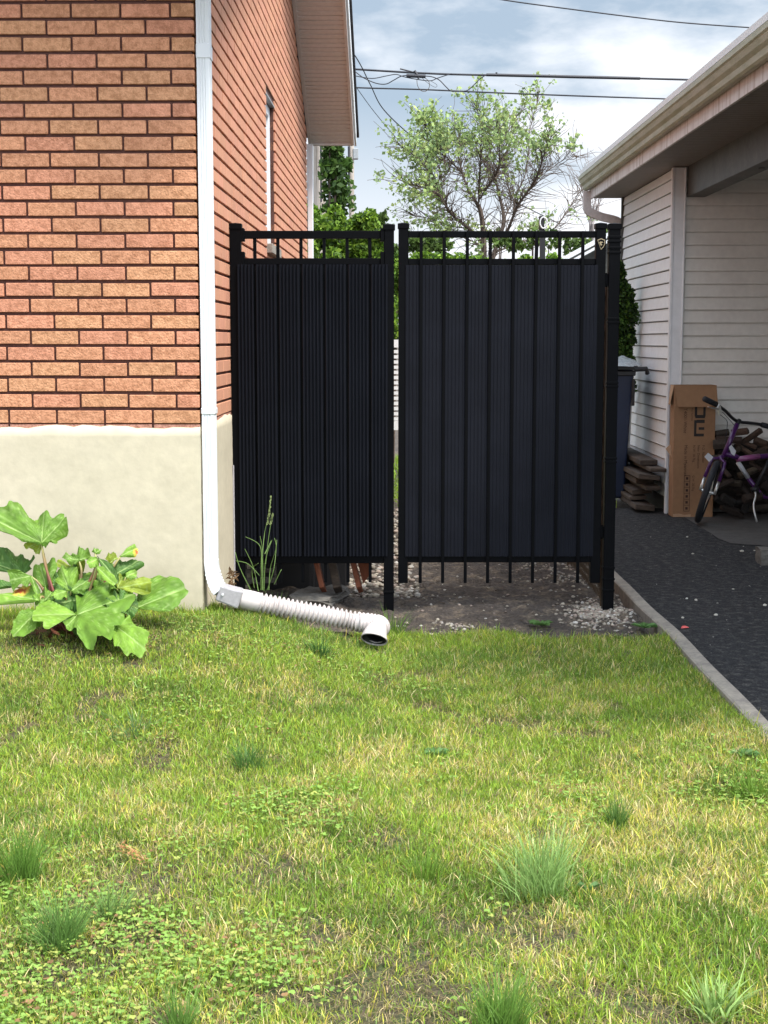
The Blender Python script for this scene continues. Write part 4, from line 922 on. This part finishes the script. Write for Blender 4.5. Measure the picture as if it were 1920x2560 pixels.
# ------------------------------------------------------------------ rhubarb
RY = 5.78; rh = thing('rhubarb_plant', 'large rhubarb plant with crinkled green leaves in front of the cream foundation', 'plant', tuple(at(150,1600,RY)))
CR = at(160,1598,RY)
def mat_leaf():
    m = mat('rhubarb_leaf', (1,1,1), .55, attr=True, transl=.25, spec=.3, bump=.7, bump_scale=45, bump_dist=.006); return m
ML = mat_leaf()
def leafp(z, base, outl, Yb, gy, tone, stalk=None, seed=0, spot=None, ruff=1.0, gx_=0.0):
    cv = (lambda p: (p[0]/5.53, 1240+p[1]/5.53)) if z == 7 else (lambda p: (240+p[0]/6.38, 1340+p[1]/6.38))
    bx0, by0 = cv(base); O = [cv(p) for p in outl]; n0 = len(O)
    def ray(a):
        dx, dy = math.cos(a), math.sin(a); best = 0
        for i in range(n0):
            (x1,y1),(x2,y2) = O[i], O[(i+1)%n0]; ex, ey = x2-x1, y2-y1; den = dx*ey-dy*ex
            if abs(den) < 1e-9: continue
            t = ((x1-bx0)*ey-(y1-by0)*ex)/den; s_ = ((x1-bx0)*dy-(y1-by0)*dx)/den
            if t > 0 and -1e-6 <= s_ <= 1+1e-6: best = max(best, t)
        return max(best*1.05, 2.0)
    na, nr_ = 144, 18; rr = [ray(2*math.pi*i/na) for i in range(na)]
    sm = [sum(rr[(i+k)%na] for k in range(-5,6))/11 for i in range(na)]; mx = max(rr)
    cand = sorted([i for i in range(na) if sm[i] == max(sm[(i+k)%na] for k in range(-7,8)) and sm[i] > .30*mx], key=lambda i: -sm[i])[:6]
    va = [2*math.pi*i/na for i in cand] or [0]
    r2 = random.Random(seed); ph = [r2.uniform(0,6.28) for _ in range(5)]; N_ = Vector((.15,-.62,.77)); sc0 = Yb/F
    g0 = (Vector((.125,.24,.028)), Vector((.19,.335,.042)), Vector((.07,.155,.028)), Vector((.24,.31,.03)))[tone]
    vs, cs = [], []
    for i in range(na+1):
        a = 2*math.pi*(i % na)/na; R1 = rr[i % na]
        vd = min(abs((a-w+math.pi)%(2*math.pi)-math.pi) for w in va)
        R1 *= 1+.030*(abs(math.sin(a*14+ph[3]))-.5)*min(1,R1/20)+.012*math.sin(a*41)
        for j in range(nr_):
            t = j/(nr_-1); r = R1*t; x, y = bx0+math.cos(a)*r, by0+math.sin(a)*r; u, v = math.cos(a)*r/60, math.sin(a)*r/60
            P_ = at(x, y, Yb+gy*(y-by0)+gx_*(x-bx0))
            d_ = vd*r; vein = math.exp(-(d_/1.1)**2)*(1-.5*t)*min(1,r/4)
            q = (r*.115-vd*5.5) % 1; sub_ = max(0,1-abs(q-.5)*9)*(vd < .9)*min(1,r/10)
            puff = 4.2*min(1,d_/12)*(1-.4*t)+2.6*abs(math.sin(q*math.pi))*min(1,d_/6)
            edge = t**2.4*ruff*min(1,R1/35)*(12*math.sin(a*3.7+ph[0])+10*math.sin(a*8.3+ph[1])+4.5*math.sin(a*15+ph[2]))
            disp = puff-vein*1.2+edge-3.0*t*t+2.2*mnoise.noise(Vector((u*5,v*5,seed)))
            vs.append(P_+N_*disp*sc0)
            c = g0.lerp(Vector((.42,.55,.20)), min(1, vein*.8+sub_*.42)); c = c*(1+.38*mnoise.noise(Vector((u*4,v*4,seed*3)))+.18*mnoise.noise(Vector((u*15,v*15,seed))))
            if spot:
                dd = math.hypot((x-spot[0])/spot[2],(y-spot[1])/spot[3])+.5*mnoise.noise(Vector((x*.12,y*.12,seed)))
                if dd < 1: c = c.lerp(Vector((.66,.52,.08)), min(1,(1-dd)*4))
                if dd < .6: c = c.lerp(Vector((.50,.10,.035)), min(1,(.6-dd)*5))
            cs.append(tuple(c))
    mb = MB(); mb.v = [tuple(v) for v in vs]; mb.c = cs
    mb.f = [(i*nr_+j,i*nr_+j+1,(i+1)*nr_+j+1,(i+1)*nr_+j) for i in range(na) for j in range(nr_-1)]
    mb.build('leaf', ML, rh, smooth=True, colors=True)
    b = MB(); foot = CR+Vector((rnd.uniform(-.05,.07),rnd.uniform(-.04,.04),-.03)); B = at(bx0,by0,Yb)-N_*.003
    mid = at(*stalk,(Yb+RY)/2+.02) if stalk else (foot+B)/2+Vector((0,.03,-.02)); P_ = catmull([foot, mid, B], 8); m_ = len(P_)
    b.tube(P_, [.0065*(1-.45*i/m_) for i in range(m_)], 8)
    b.c = [tuple(Vector((.17,.035,.03)).lerp(Vector((.36,.36,.13)), ss(float(((k//8)/m_)*1.5-.45)).item())) for k in range(len(b.v))]
    b.build('stalk', M['stalk'], rh, smooth=True, colors=True)
for bz, oz, yy, tn, sd in (((1000,1450),[(600,1500),(700,1330),(900,1280),(1150,1250),(1400,1300),(1500,1450),(1300,1560),(950,1600),(700,1600)],5.78,2,31),((900,1200),[(620,1250),(700,1080),(900,1000),(1150,1050),(1300,1150),(1350,1300),(1100,1380),(800,1380)],5.86,2,32),
    ((1500,1150),[(1250,1150),(1350,1000),(1500,950),(1700,1000),(1800,1150),(1750,1350),(1500,1330),(1300,1280)],5.86,0,33),((1650,1500),[(1400,1500),(1600,1330),(1850,1350),(1900,1500),(1850,1650),(1600,1700)],5.72,2,34),((1150,1750),[(850,1700),(1000,1600),(1400,1600),(1560,1750),(1500,1850),(1200,1900),(950,1850)],5.70,2,35),((620,1450),[(450,1400),(560,1300),(720,1330),(760,1450),(650,1530),(500,1500)],5.76,0,36)):
    leafp(7, bz, oz, yy, -.0022, tn, None, sd)
leafp(7,(575,645),[(480,640),(330,650),(200,590),(80,530),(0,520),(-120,520),(-150,300),(-60,180),(0,180),(80,200),(120,165),(250,100),(310,130),(345,210),(380,290),(490,300),(550,255),(600,270),(640,250),(690,300),(720,350),(820,280),(870,300),(900,370),(930,460),(900,520),(790,550),(780,620),(700,670),(620,700),(590,690)],5.86,-.0009,0,(118,1430),1,ruff=.9)
leafp(7,(565,640),[(330,655),(470,620),(560,612),(575,700),(545,810),(430,740)],5.90,-.0004,3,(118,1430),23,ruff=.4)
leafp(7,(300,1075),[(310,1085),(100,1040),(0,1040),(-150,1000),(-160,850),(0,810),(100,780),(220,780),(320,830),(420,880),(480,940),(400,1000),(440,1010),(340,1070)],5.92,-.0012,2,(90,1480),2)
leafp(7,(635,1255),[(640,1270),(540,1240),(490,1150),(455,1060),(480,950),(600,920),(760,960),(790,1040),(720,1150),(740,1180),(690,1240)],5.84,-.0012,0,(118,1520),3)
leafp(7,(430,1105),[(120,1090),(330,1080),(430,1095),(560,1280),(500,1310),(380,1260),(330,1220),(200,1250),(150,1150)],5.82,-.0018,0,(110,1480),4)
leafp(7,(220,1250),[(-60,1140),(60,1130),(150,1180),(230,1240),(120,1300),(0,1340),(-80,1330)],5.84,-.0018,2,(90,1490),5)
leafp(7,(540,1435),[(550,1450),(130,1425),(60,1470),(-60,1480),(-60,1350),(130,1330),(330,1240),(400,1290),(480,1330),(550,1340),(560,1380)],5.74,-.0026,1,(115,1500),6,spot=(52,1476,26,14))
leafp(7,(495,1615),[(470,1580),(390,1560),(290,1620),(200,1720),(190,1800),(160,1880),(220,1930),(350,1910),(480,1860),(580,1760),(530,1690)],5.70,-.0030,0,(118,1555),7,ruff=.3)
leafp(7,(1090,1080),[(700,960),(850,880),(950,930),(1100,900),(1180,930),(1150,1050),(1110,1095),(980,1040),(820,1000)],5.90,-.001,3,(200,1460),9,ruff=.7)
leafp(7,(1095,885),[(870,885),(940,830),(1050,800),(1080,740),(1170,760),(1250,790),(1270,880),(1190,905),(1100,895),(1040,940),(930,905)],5.87,-.002,0,(200,1460),8)
leafp(7,(1320,785),[(1290,740),(1300,720),(1410,740),(1380,790),(1330,805),(1270,775)],5.90,-.001,0,(235,1440),10,ruff=.5)
leafp(7,(965,1300),[(850,1290),(780,1230),(750,1110),(800,1040),(900,1010),(1050,1040),(1100,1150),(1060,1240),(1000,1315),(930,1315)],5.82,-.0012,1,(170,1510),11)
leafp(7,(985,1310),[(1000,1270),(1130,1150),(1200,1010),(1340,990),(1380,1080),(1390,1170),(1290,1230),(1180,1300),(1100,1350),(980,1340)],5.79,-.0018,0,(172,1515),12)
leafp(7,(925,1310),[(930,1400),(870,1420),(760,1400),(710,1350),(790,1300)],5.76,-.002,1,(165,1510),13,ruff=.5)
leafp(7,(1345,870),[(1200,900),(1260,830),(1340,850),(1370,960),(1270,990),(1210,960)],5.84,-.0016,1,(225,1450),24,ruff=.5)
leafp(7,(1365,860),[(1345,840),(1430,890),(1540,960),(1640,1100),(1600,1150),(1480,1060),(1400,970)],5.84,-.0016,2,(235,1450),14,ruff=.6)
leafp(7,(1340,975),[(1320,955),(1420,990),(1560,1090),(1610,1170),(1560,1240),(1480,1200),(1380,1110)],5.78,-.0022,1,(220,1490),15,ruff=.5)
leafp(8,(230,425),[(140,370),(200,290),(300,290),(370,330),(230,445)],5.88,-.0008,3,(255,1450),16,ruff=.5)
leafp(8,(390,325),[(370,325),(420,280),(540,130),(600,140),(655,190),(655,310),(600,330),(500,330),(440,340)],5.87,-.0012,1,(270,1440),17,spot=(341,1381,9,14),ruff=.5)
leafp(8,(310,610),[(240,490),(330,440),(480,430),(560,390),(660,410),(770,440),(640,510),(530,560),(460,610),(330,640)],5.86,-.0014,2,(265,1490),18,ruff=.8)
leafp(8,(480,650),[(470,610),(560,540),(660,540),(620,600),(660,670),(560,710),(500,690)],5.84,-.0014,1,(285,1490),25,ruff=.6)
leafp(8,(345,830),[(310,760),(340,640),(420,620),(490,720),(580,760),(700,740),(730,670),(850,680),(860,840),(700,880),(540,920),(420,850)],5.80,-.0014,3,(265,1530),19,ruff=.8)
leafp(8,(650,1145),[(600,1145),(640,960),(720,870),(860,830),(850,700),(1000,640),(1100,690),(1220,730),(1340,790),(1430,890),(1400,960),(1310,1050),(1250,1110),(1130,1170),(1000,1150),(860,1210),(760,1200)],5.80,-.0020,0,(270,1560),20,ruff=.6,gx_=-.0004)
leafp(8,(335,1445),[(250,1430),(370,1400),(400,1340),(430,1230),(480,1300),(600,1360),(700,1440),(780,1540),(820,1580),(800,1700),(750,1740),(780,1790),(680,1860),(600,1800),(520,1880),(490,1900),(430,1830),(380,1740),(290,1750),(250,1600)],5.60,-.0028,1,(245,1560),21,ruff=.8)
leafp(7,(1065,1640),[(1090,1560),(1040,1400),(1200,1300),(1350,1200),(1480,1200),(1660,1280),(1786,1325),(1838,1471),(1709,1576),(1673,1662),(1690,1714),(1648,1802),(1535,1723),(1561,1905),(1500,2018),(1414,1940),(1340,1960),(1280,2060),(1180,2020),(1060,1880),(1060,1820),(930,1860),(870,1740),(1000,1665)],5.63,-.0030,0,(185,1565),22,ruff=.8)
leafp(7,(1045,1635),[(1000,1600),(840,1590),(700,1430),(570,1440),(500,1560),(465,1670),(500,1770),(600,1730),(640,1830),(700,1840),(790,1780),(800,1690),(870,1740),(1000,1665)],5.62,-.0028,1,(180,1565),26,ruff=.8)
b = MB()
for i in range(40):
    p = CR+Vector((rnd.gauss(0,.10),rnd.gauss(-.02,.07),0)); p.z = gzf(p.x,p.y)+rnd.uniform(.005,.03); d = Vector((rnd.uniform(-.03,.03),rnd.uniform(-.03,.03),rnd.uniform(-.005,.02))); e = Vector((d.y,-d.x,.004))*.5
    b.add([p-d,p+e,p+d,p-e],[(0,1,2,3)])
b.build('dead_leaves', mat('red_brown_dead_leaf',(.14,.04,.02),.8), rh)

# ------------------------------------------------------------------ shrubs and trees
def leafcloud(mb, centres, n, size, cols, flat=.5, seed=0):
    r = random.Random(seed)
    for _ in range(n):
        c, rad = centres[r.randrange(len(centres))]; d = Vector((r.gauss(0,1),r.gauss(0,1),r.gauss(0,1))).normalized()*rad*r.random()**.4
        p = Vector(c)+d; s = size*r.uniform(.5,1.3); u = Vector((r.gauss(0,1),r.gauss(0,1),r.gauss(0,1))).normalized(); w = u.cross(Vector((r.gauss(0,1),r.gauss(0,1),r.gauss(0,1)))).normalized()
        co = cols[r.randrange(len(cols))]; v = r.uniform(.65,1.35)
        mb.add([p-u*s, p+w*s*flat, p+u*s, p-w*s*flat], [(0,1,2,3)], (co[0]*v,co[1]*v,co[2]*v))
def shrub(name, label, cat, cents, n, size, cols, seed, stem=None, group=None, core=True):
    c0 = Vector(cents[0][0]); t = thing(name, label, cat, (c0.x,c0.y,0), group); mb = MB(); leafcloud(mb, cents, n, size, cols, .55, seed)
    mb.build('crown', M['leaf'], t, colors=True)
    b = MB()
    for c, r_ in cents[:6]: b.tube([(c0.x,c0.y,-.1), tuple((Vector(c)+Vector((c0.x,c0.y,0)))/2), tuple(c)], [.05,.03,.01], 6)
    b.build('trunk', M['bark'], t); return t
CED = [(.10,.19,.02),(.17,.29,.03),(.25,.38,.045),(.05,.10,.015)]
def blob(px, py, rpx, Y, n, seed, jit=.45):
    r = random.Random(seed); c = at(px,py,Y); R_ = rpx*Y/F; return [(tuple(c+Vector((r.uniform(-1,1)*R_,r.uniform(-.6,.6)*R_,r.uniform(-1,1)*R_))), R_*jit*r.uniform(.6,1.2)) for _ in range(n)]
cents = blob(815,575,52,14.5,22,1)+blob(880,592,50,14.5,18,2)+blob(925,610,34,14.5,10,7)+blob(800,700,80,14.5,20,3)+blob(910,660,55,14.5,16,4)+blob(870,760,80,14.5,18,5)+blob(940,800,60,14.5,10,6)
shrub('cedar_shrub','rounded bright green cedar shrub right behind the brick house','shrub',cents,26000,.032,CED,4)
cents = []
for i in range(16): cents += blob(975+i*30, 668+rnd.uniform(-5,5)+(.0 if i < 12 else 4), 20, 16.5, 4, 30+i, 1.0)
for i in range(14): cents += blob(975+i*33, 740, 34, 16.6, 3, 60+i, 1.0)
cents += blob(988,820,30,16.4,6,77,1.0)+blob(988,700,25,16.4,6,78,1.0)
shrub('cedar_hedge','low clipped green cedar hedge seen through the gate pickets','hedge',cents,22000,.032,CED,5)
cents = []
for i in range(12): cents += blob(1542+min(i,5)*3.2, 655+i*27, 11+min(i,5)*2.2, 12.95, 5, 200+i, 1.0)
shrub('dark_cedar','narrow dark green cedar between driveway post and garage siding','shrub',cents,16000,.022,[(.025,.06,.012),(.05,.11,.018),(.09,.17,.025),(.015,.035,.008)],6)
cents = blob(838,390,24,24,9,21,1.0)+blob(832,440,26,24,9,22,1.0)+blob(846,490,30,24,9,24,.9)+blob(852,420,20,24,6,23,.8)
shrub('leafy_tree','dark green tree between the two wooden poles behind the house','tree',cents,2600,.06,[(.035,.075,.015),(.06,.12,.02),(.09,.16,.03)],7)
# broad tree beyond the gate
TY = 30.0; TS = TY/F
tr_ = thing('broad_tree','broad spreading tree with sparse fresh leaves and visible branches beyond the gate','tree',tuple(at(1200,1000,TY))); b = MB(); twigs = []
def limb(pts, r0, r1, dy=0):
    P_ = catmull([at(x,y,TY+dy*i/(len(pts)-1)) for i,(x,y) in enumerate(pts)], 6); m_ = len(P_); r0, r1 = r0*.5, r1*.5; b.tube(P_, [r0+(r1-r0)*i/(m_-1) for i in range(m_)], 6); 
    for i in range(2, m_):
        twigs.append((P_[i], (P_[i]-P_[i-1]).normalized(), r0+(r1-r0)*i/(m_-1)))
S3 = 3.19
def Z5(*pts): return [(940+x/S3, 230+y/S3) for x, y in pts]
limb([(1212,860),(1210,720)]+Z5((860,1230),(850,1060),(830,940),(800,880)),.16,.085)
limb(Z5((800,880),(740,790),(690,650),(655,520),(650,400),(620,300)),.06,.015,1.5)
limb(Z5((820,880),(825,700),(835,560),(840,400),(850,250),(830,150)),.05,.012,-1)
limb(Z5((830,850),(880,770),(940,690),(980,580),(985,430),(960,260)),.045,.012,-2)
limb([(1214,860),(1222,700)]+Z5((960,1230),(1010,1080),(1015,960),(985,840),(950,700),(880,620),(850,520)),.13,.02,2)
limb(Z5((950,700),(985,600),(1040,480),(1080,340),(1090,200)),.04,.01,2)
limb(Z5((1000,1200),(1060,1080),(1120,930),(1190,820),(1260,720),(1300,620),(1350,470),(1400,350)),.075,.012,-2)
limb(Z5((1260,720),(1340,650),(1440,580),(1560,500)),.022,.007,0)
limb(Z5((1100,960),(1110,840),(1180,690),(1210,540),(1230,300),(1290,60)),.035,.007,1)
limb(Z5((840,1200),(740,1090),(640,1010),(570,930),(510,830),(420,770),(330,750),(180,700)),.075,.012,-2)
limb(Z5((510,830),(480,720),(400,600),(300,500),(200,440)),.035,.010,-2)
limb(Z5((690,650),(600,560),(520,470),(420,380),(400,260)),.03,.010,-1)
limb(Z5((740,1090),(560,1060),(420,1010),(300,980)),.03,.009,-1)
limb(Z5((1030,1000),(1080,860),(1040,700),(1010,560),(1010,400)),.03,.009,1)
limb(Z5((860,1240),(700,1160),(560,1150),(420,1200),(300,1180)),.03,.009,-1)
limb(Z5((640,1010),(560,900),(520,760),(560,640),(530,480),(500,330)),.03,.009,1)
limb(Z5((900,1300),(1100,1220),(1300,1150),(1420,1090),(1520,960),(1600,830),(1660,760)),.04,.01,2)
ends = []
for (p, d, r_) in list(twigs):
    for _ in range(2 if r_ > .03 else 4):
        if rnd.random() < .25: continue
        q = p; dd = (d+Vector((rnd.gauss(0,.8),rnd.gauss(0,.8),rnd.gauss(.15,.6)))).normalized(); path = [q]; L_ = rnd.uniform(.12,.26)*(1 if r_ > .02 else .8)
        for k in range(4):
            dd = (dd+Vector((rnd.gauss(0,.3),rnd.gauss(0,.3),rnd.gauss(.05,.25)))).normalized(); q = q+dd*L_; path.append(q)
            if k > 0: ends.append(q)
        b.tube(path, [min(r_*.5,.012),.007,.005,.004,.003], 4, cap=False)
b.build('trunk', M['bark'], tr_)
mb = MB()
def proj(p):
    d = RC.transposed() @ (p-CAM); return 960-F*d.x/d.z, 1280+F*d.y/d.z
LC = [(.26,.36,.10),(.33,.43,.15),(.40,.47,.17),(.18,.26,.10),(.28,.38,.17)]
for q in ends:
    x, y = proj(q); zx, zy = (x-940)*S3, (y-230)*S3
    dens_ = .16+.40*(zy < 430)+.35*(zx < 500)*(zy < 900)+.25*(zy > 1000)*(zx < 1300)-.5*(zx > 1300)*(zy > 480)*(zy < 900)
    if zy > 560 and 560 < zx < 1250 and zy < 1050: dens_ = .08
    if rnd.random() < dens_*(.35+1.3*(mnoise.noise(q*1.5)*.5+.5)**1.0*(1 if mnoise.noise(q*1.5) > -.12 else .3))*.68: leafcloud(mb, [(tuple(q), .13)], rnd.randint(8,13), .041, LC, .8, rnd.randrange(10**6))
mb.build('crown', M['leaf'], tr_, colors=True)
# a thin bare tree by the garage eave, far away
bt = thing('bare_tree','thin hazy grey bare tree top beside the garage eave','tree',tuple(at(1480,1000,48))); b = MB()
for i in range(16):
    x0 = 1478+rnd.uniform(-6,6); P_ = [at(x0,700,48)]; x, y = x0, 560
    for k in range(5): P_.append(at(x,y,48+rnd.uniform(-.5,.5))); x += (x0-1478)*1.2+rnd.gauss(0,7)+(i-8)*1.2; y -= rnd.uniform(28,46)
    b.tube(P_, [.05,.03,.02,.014,.009,.006], 4, cap=False)
    for k in range(2,6): b.tube([P_[k], P_[k]+Vector((rnd.gauss(0,.3),0,rnd.uniform(.1,.4)))], .008, 4, cap=False)
b.build('trunk', mat('pale_bark',(.24,.21,.2),.9), bt)
# background greenery seen between hedge and sky
def far_shrub(px0, px1, py, Y, n, seed, label, h=30):
    cents = []
    for i in range(8): cents += blob(px0+(px1-px0)*i/7, py+rnd.uniform(-8,14), h*.7, Y, 3, seed+i, .8)
    shrub('far_shrub', label, 'shrub', cents, n, .06, [(.09,.15,.03),(.14,.21,.05),(.06,.10,.025)], seed)
far_shrub(960,1110,612,26,1500,200,'loose light green shrub behind the middle fence posts',26)
far_shrub(890,960,560,25,420,240,'thin twiggy bush top above the cedar shrub',22)
far_shrub(1340,1500,600,27,700,280,'loose green shrub beyond the gate lamp and shed roof',26)
far_shrub(1230,1320,600,27,420,320,'sparse light green shrub beyond the right half of the gate',20)
# utility poles
for (px, w, yt, Y, lb) in ((799,30,250,28,'thick weathered wooden pole just behind the brick house'),(879,13,300,44,'thin distant wooden pole with a grey box right of the eave')):
    c = at(px,500,Y); t = thing('utility_pole', lb, 'utility pole', (c.x,c.y,0), 'wooden utility poles'); r_ = w*Y/F/2
    b = MB(); b.tube([(c.x,c.y,-.2),(c.x,c.y,at(px,yt,Y).z)], [r_*1.05,r_*.98], 14); b.build('shaft', M['pole'], t, smooth=False)
    if w < 20:
        b = MB(); q = at(889,385,Y); b.box((q.x-.08,q.y-.1,q.z-.16),(q.x+.08,q.y+.1,q.z+.16)); b.build('pole_box', M['galv'], t, bevel=.02)
        b = MB(); b.tube([at(873,500,Y-.1),at(872,366,Y-.1)], .035, 6); b.build('riser', M['cable'], t)
    else:
        b = MB(); b.tube([at(803,505,Y-.2),at(802,300,Y-.2)], .02, 6); b.build('ground_wire', M['cable'], t)
# cables
def cable(pts, Y, r, label, name='overhead_cable', m='cable', Y1=None):
    b = MB(); n = len(pts); b.tube(catmull([at(x,y,Y+((Y1 or Y)-Y)*i/(n-1)) for i,(x,y) in enumerate(pts)],8), r, 6)
    return tag(b.build(name, M[m], smooth=True), label, 'cable', 'overhead cables')
cable([(700,160),(888,173),(1060,183),(1180,187),(1400,191),(1710,199),(2000,207)],28,.020,'thick upper of the two horizontal black cables above the tree')
cable([(700,210),(888,219),(1060,224),(1240,232),(1450,240),(1660,247),(2000,258)],28,.015,'lower thinner horizontal black cable above the tree')
cable([(1210,-8),(1300,6),(1420,22),(1560,40),(1700,56),(1860,68),(2000,76)],22,.010,'thin cable crossing the top of the sky toward the garage roof')
cable([(800,20),(888,140),(925,210),(960,275),(1040,350),(1120,410),(1240,480),(1400,560)],26,.011,'cable slanting down from the eave across the tree', Y1=34)
cable([(800,90),(892,220),(940,285),(1000,355),(1070,425)],27,.007,'thinnest slanting cable left of the tree', Y1=34)
cable([(889,180),(910,195),(940,208),(965,210),(985,200),(1005,190),(1035,188)],27.9,.010,'dark cable loop hanging under the splice near the eave')
cable([(889,190),(930,196),(965,190),(990,186),(1010,192),(1040,198),(1075,202),(1092,196),(1110,190),(1130,184)],27.8,.009,'slack cable loop curving below the splice box to the upper cable')
cable([(1060,190),(1080,192),(1098,200),(1115,217),(1127,227),(1145,229),(1168,226),(1185,212),(1200,197),(1216,187)],27.8,.010,'deep drooping cable loop between upper and lower cables')
cable([(1042,197),(1044,214),(1052,226),(1064,228),(1073,218),(1072,204),(1062,194)],27.8,.006,'small round coil of pinkish wire under the splice', m='rust')
cable([(1050,190),(1070,208),(1088,218),(1092,212),(1078,203)],27.8,.004,'tiny pale wire loop beside the round coil')
b = MB(); b.tube([at(1016,189,27.8),at(1064,191,27.8)], [.035,.035], 8); b.tube([at(1036,177,27.8),at(1048,196,27.8)], .03, 6); b.tube([at(1000,172,27.8),at(1040,182,27.8)],.014,6); tag(b.build('splice_box', M['cable']), 'dark cable splice bundle on the upper cable left of the tree', 'cable splice')
b = MB(); b.tube([at(1241,181,27.9),at(1242,190,27.9)], .02, 6); b.tube([at(1216,187,27.9),at(1600,196,27.9)], .03, 6); tag(b.build('cable_sleeve', M['cable']), 'thicker sleeve with a small clamp on the upper cable', 'cable sleeve')

# ------------------------------------------------------------------ lamp, shed roof, white lattice panel behind
LY = 9.6; t = thing('garden_lamp', 'black garden post with white ring lamp showing above the gate', 'lamp', tuple(at(1355,1400,LY)))
b = MB(); b.beam(at(1356,800,LY), at(1356,575,LY), .034, .034, up=(0,1,0)); b.build('lamp_post', M['blackp'], t)
b = MB(); c = at(1357,557,LY); s_ = LY/F; b.box((c.x-9*s_,c.y,c.z-17*s_),(c.x+4*s_,c.y+.03,c.z+17*s_)); b.build('lamp_head', M['blackp'], t, bevel=.004)
b = MB(); P_ = [at(1359+9*math.cos(a), 557+14*math.sin(a), LY-.03) for a in [i*2*math.pi/20 for i in range(21)]]; b.tube(P_, .0055, 6); b.build('white_ring', M['white_metal'], t, smooth=True)
SY = 17.5; sh = thing('shed', 'dark neighbouring shed roof with white trims sloping up behind the gate', 'shed', tuple(at(1600,1000,SY)))
b = MB(); A_, B_ = at(1400,660,SY), at(1620,540,SY); Dn = Vector((0,3.5,0)); b.add([A_,B_,B_+Vector((0,0,-2.5)),Vector((A_.x,A_.y,B_.z-2.6)),A_+Dn,B_+Dn,B_+Dn+Vector((0,0,-2.5)),Vector((A_.x,A_.y+3.5,B_.z-2.6))],[(0,1,2,3),(4,7,6,5),(0,4,5,1),(0,3,7,4),(1,5,6,2)]); b.build('shed_wall', M['steel'], sh)
b = MB(); b.beam(at(1386,660,SY-.1), at(1620,533,SY-.1), .05, .07, up=(0,1,0)); b.beam(at(1425,655,SY-.14), at(1520,603,SY-.14), .03, .05, up=(0,1,0)); b.build('roof_trim', M['white_metal'], sh)
b = MB(); b.beam(at(1400,668,SY+.3), at(1640,536,SY+.3), .06, .5, up=(0,1,0)); b.build('shed_roof', M['galv'], sh)
lp = thing('lattice_screen', 'white slotted screen visible in the gap between post and gate', 'screen', tuple(at(990,1075,13))); LPY = 13.0
zt, zb = at(990,849,LPY).z, at(990,1075,LPY).z; x0, x1 = at(930,900,LPY).x, at(1045,900,LPY).x
b = MB(); b.box((x0,LPY,zt-.07),(x1,LPY+.03,zt)); b.box((x0,LPY,zb),(x1,LPY+.03,zb+.08)); b.box((x0,LPY,zb+.08),(x0+.04,LPY+.03,zt-.07)); b.box((x1-.04,LPY,zb+.08),(x1,LPY+.03,zt-.07)); b.build('panel_frame', M['white_metal'], lp)
n = 14
for i in range(n):
    z = zb+.085+(zt-zb-.16)*i/n; b = MB(); b.box((x0+.04,LPY+.004,z),(x1-.04,LPY+.02,z+.029)); b.build('slat', M['white_metal'], lp)
b = MB(); b.box((x0+.02,LPY+.03,zb-.3),(x0+.06,LPY+.06,zt-.1)); b.box((x1-.06,LPY+.03,zb-.3),(x1-.02,LPY+.06,zt-.1)); b.build('support', M['white_metal'], lp)
n = 9000; X = NR.uniform(-1,2,n); Y = NR.uniform(12.0,17,n); bg = blades('back_lawn', X, Y, np.full(n,-.02), NR.uniform(.05,.12,n), NR.uniform(.006,.012,n), GREEN[None]*NR.uniform(.7,1.3,(n,1)), 1.2, NR.uniform(.2,.9,n), M['blade'], 21); struct(bg, 'grass of the back yard behind the gate', 'stuff')
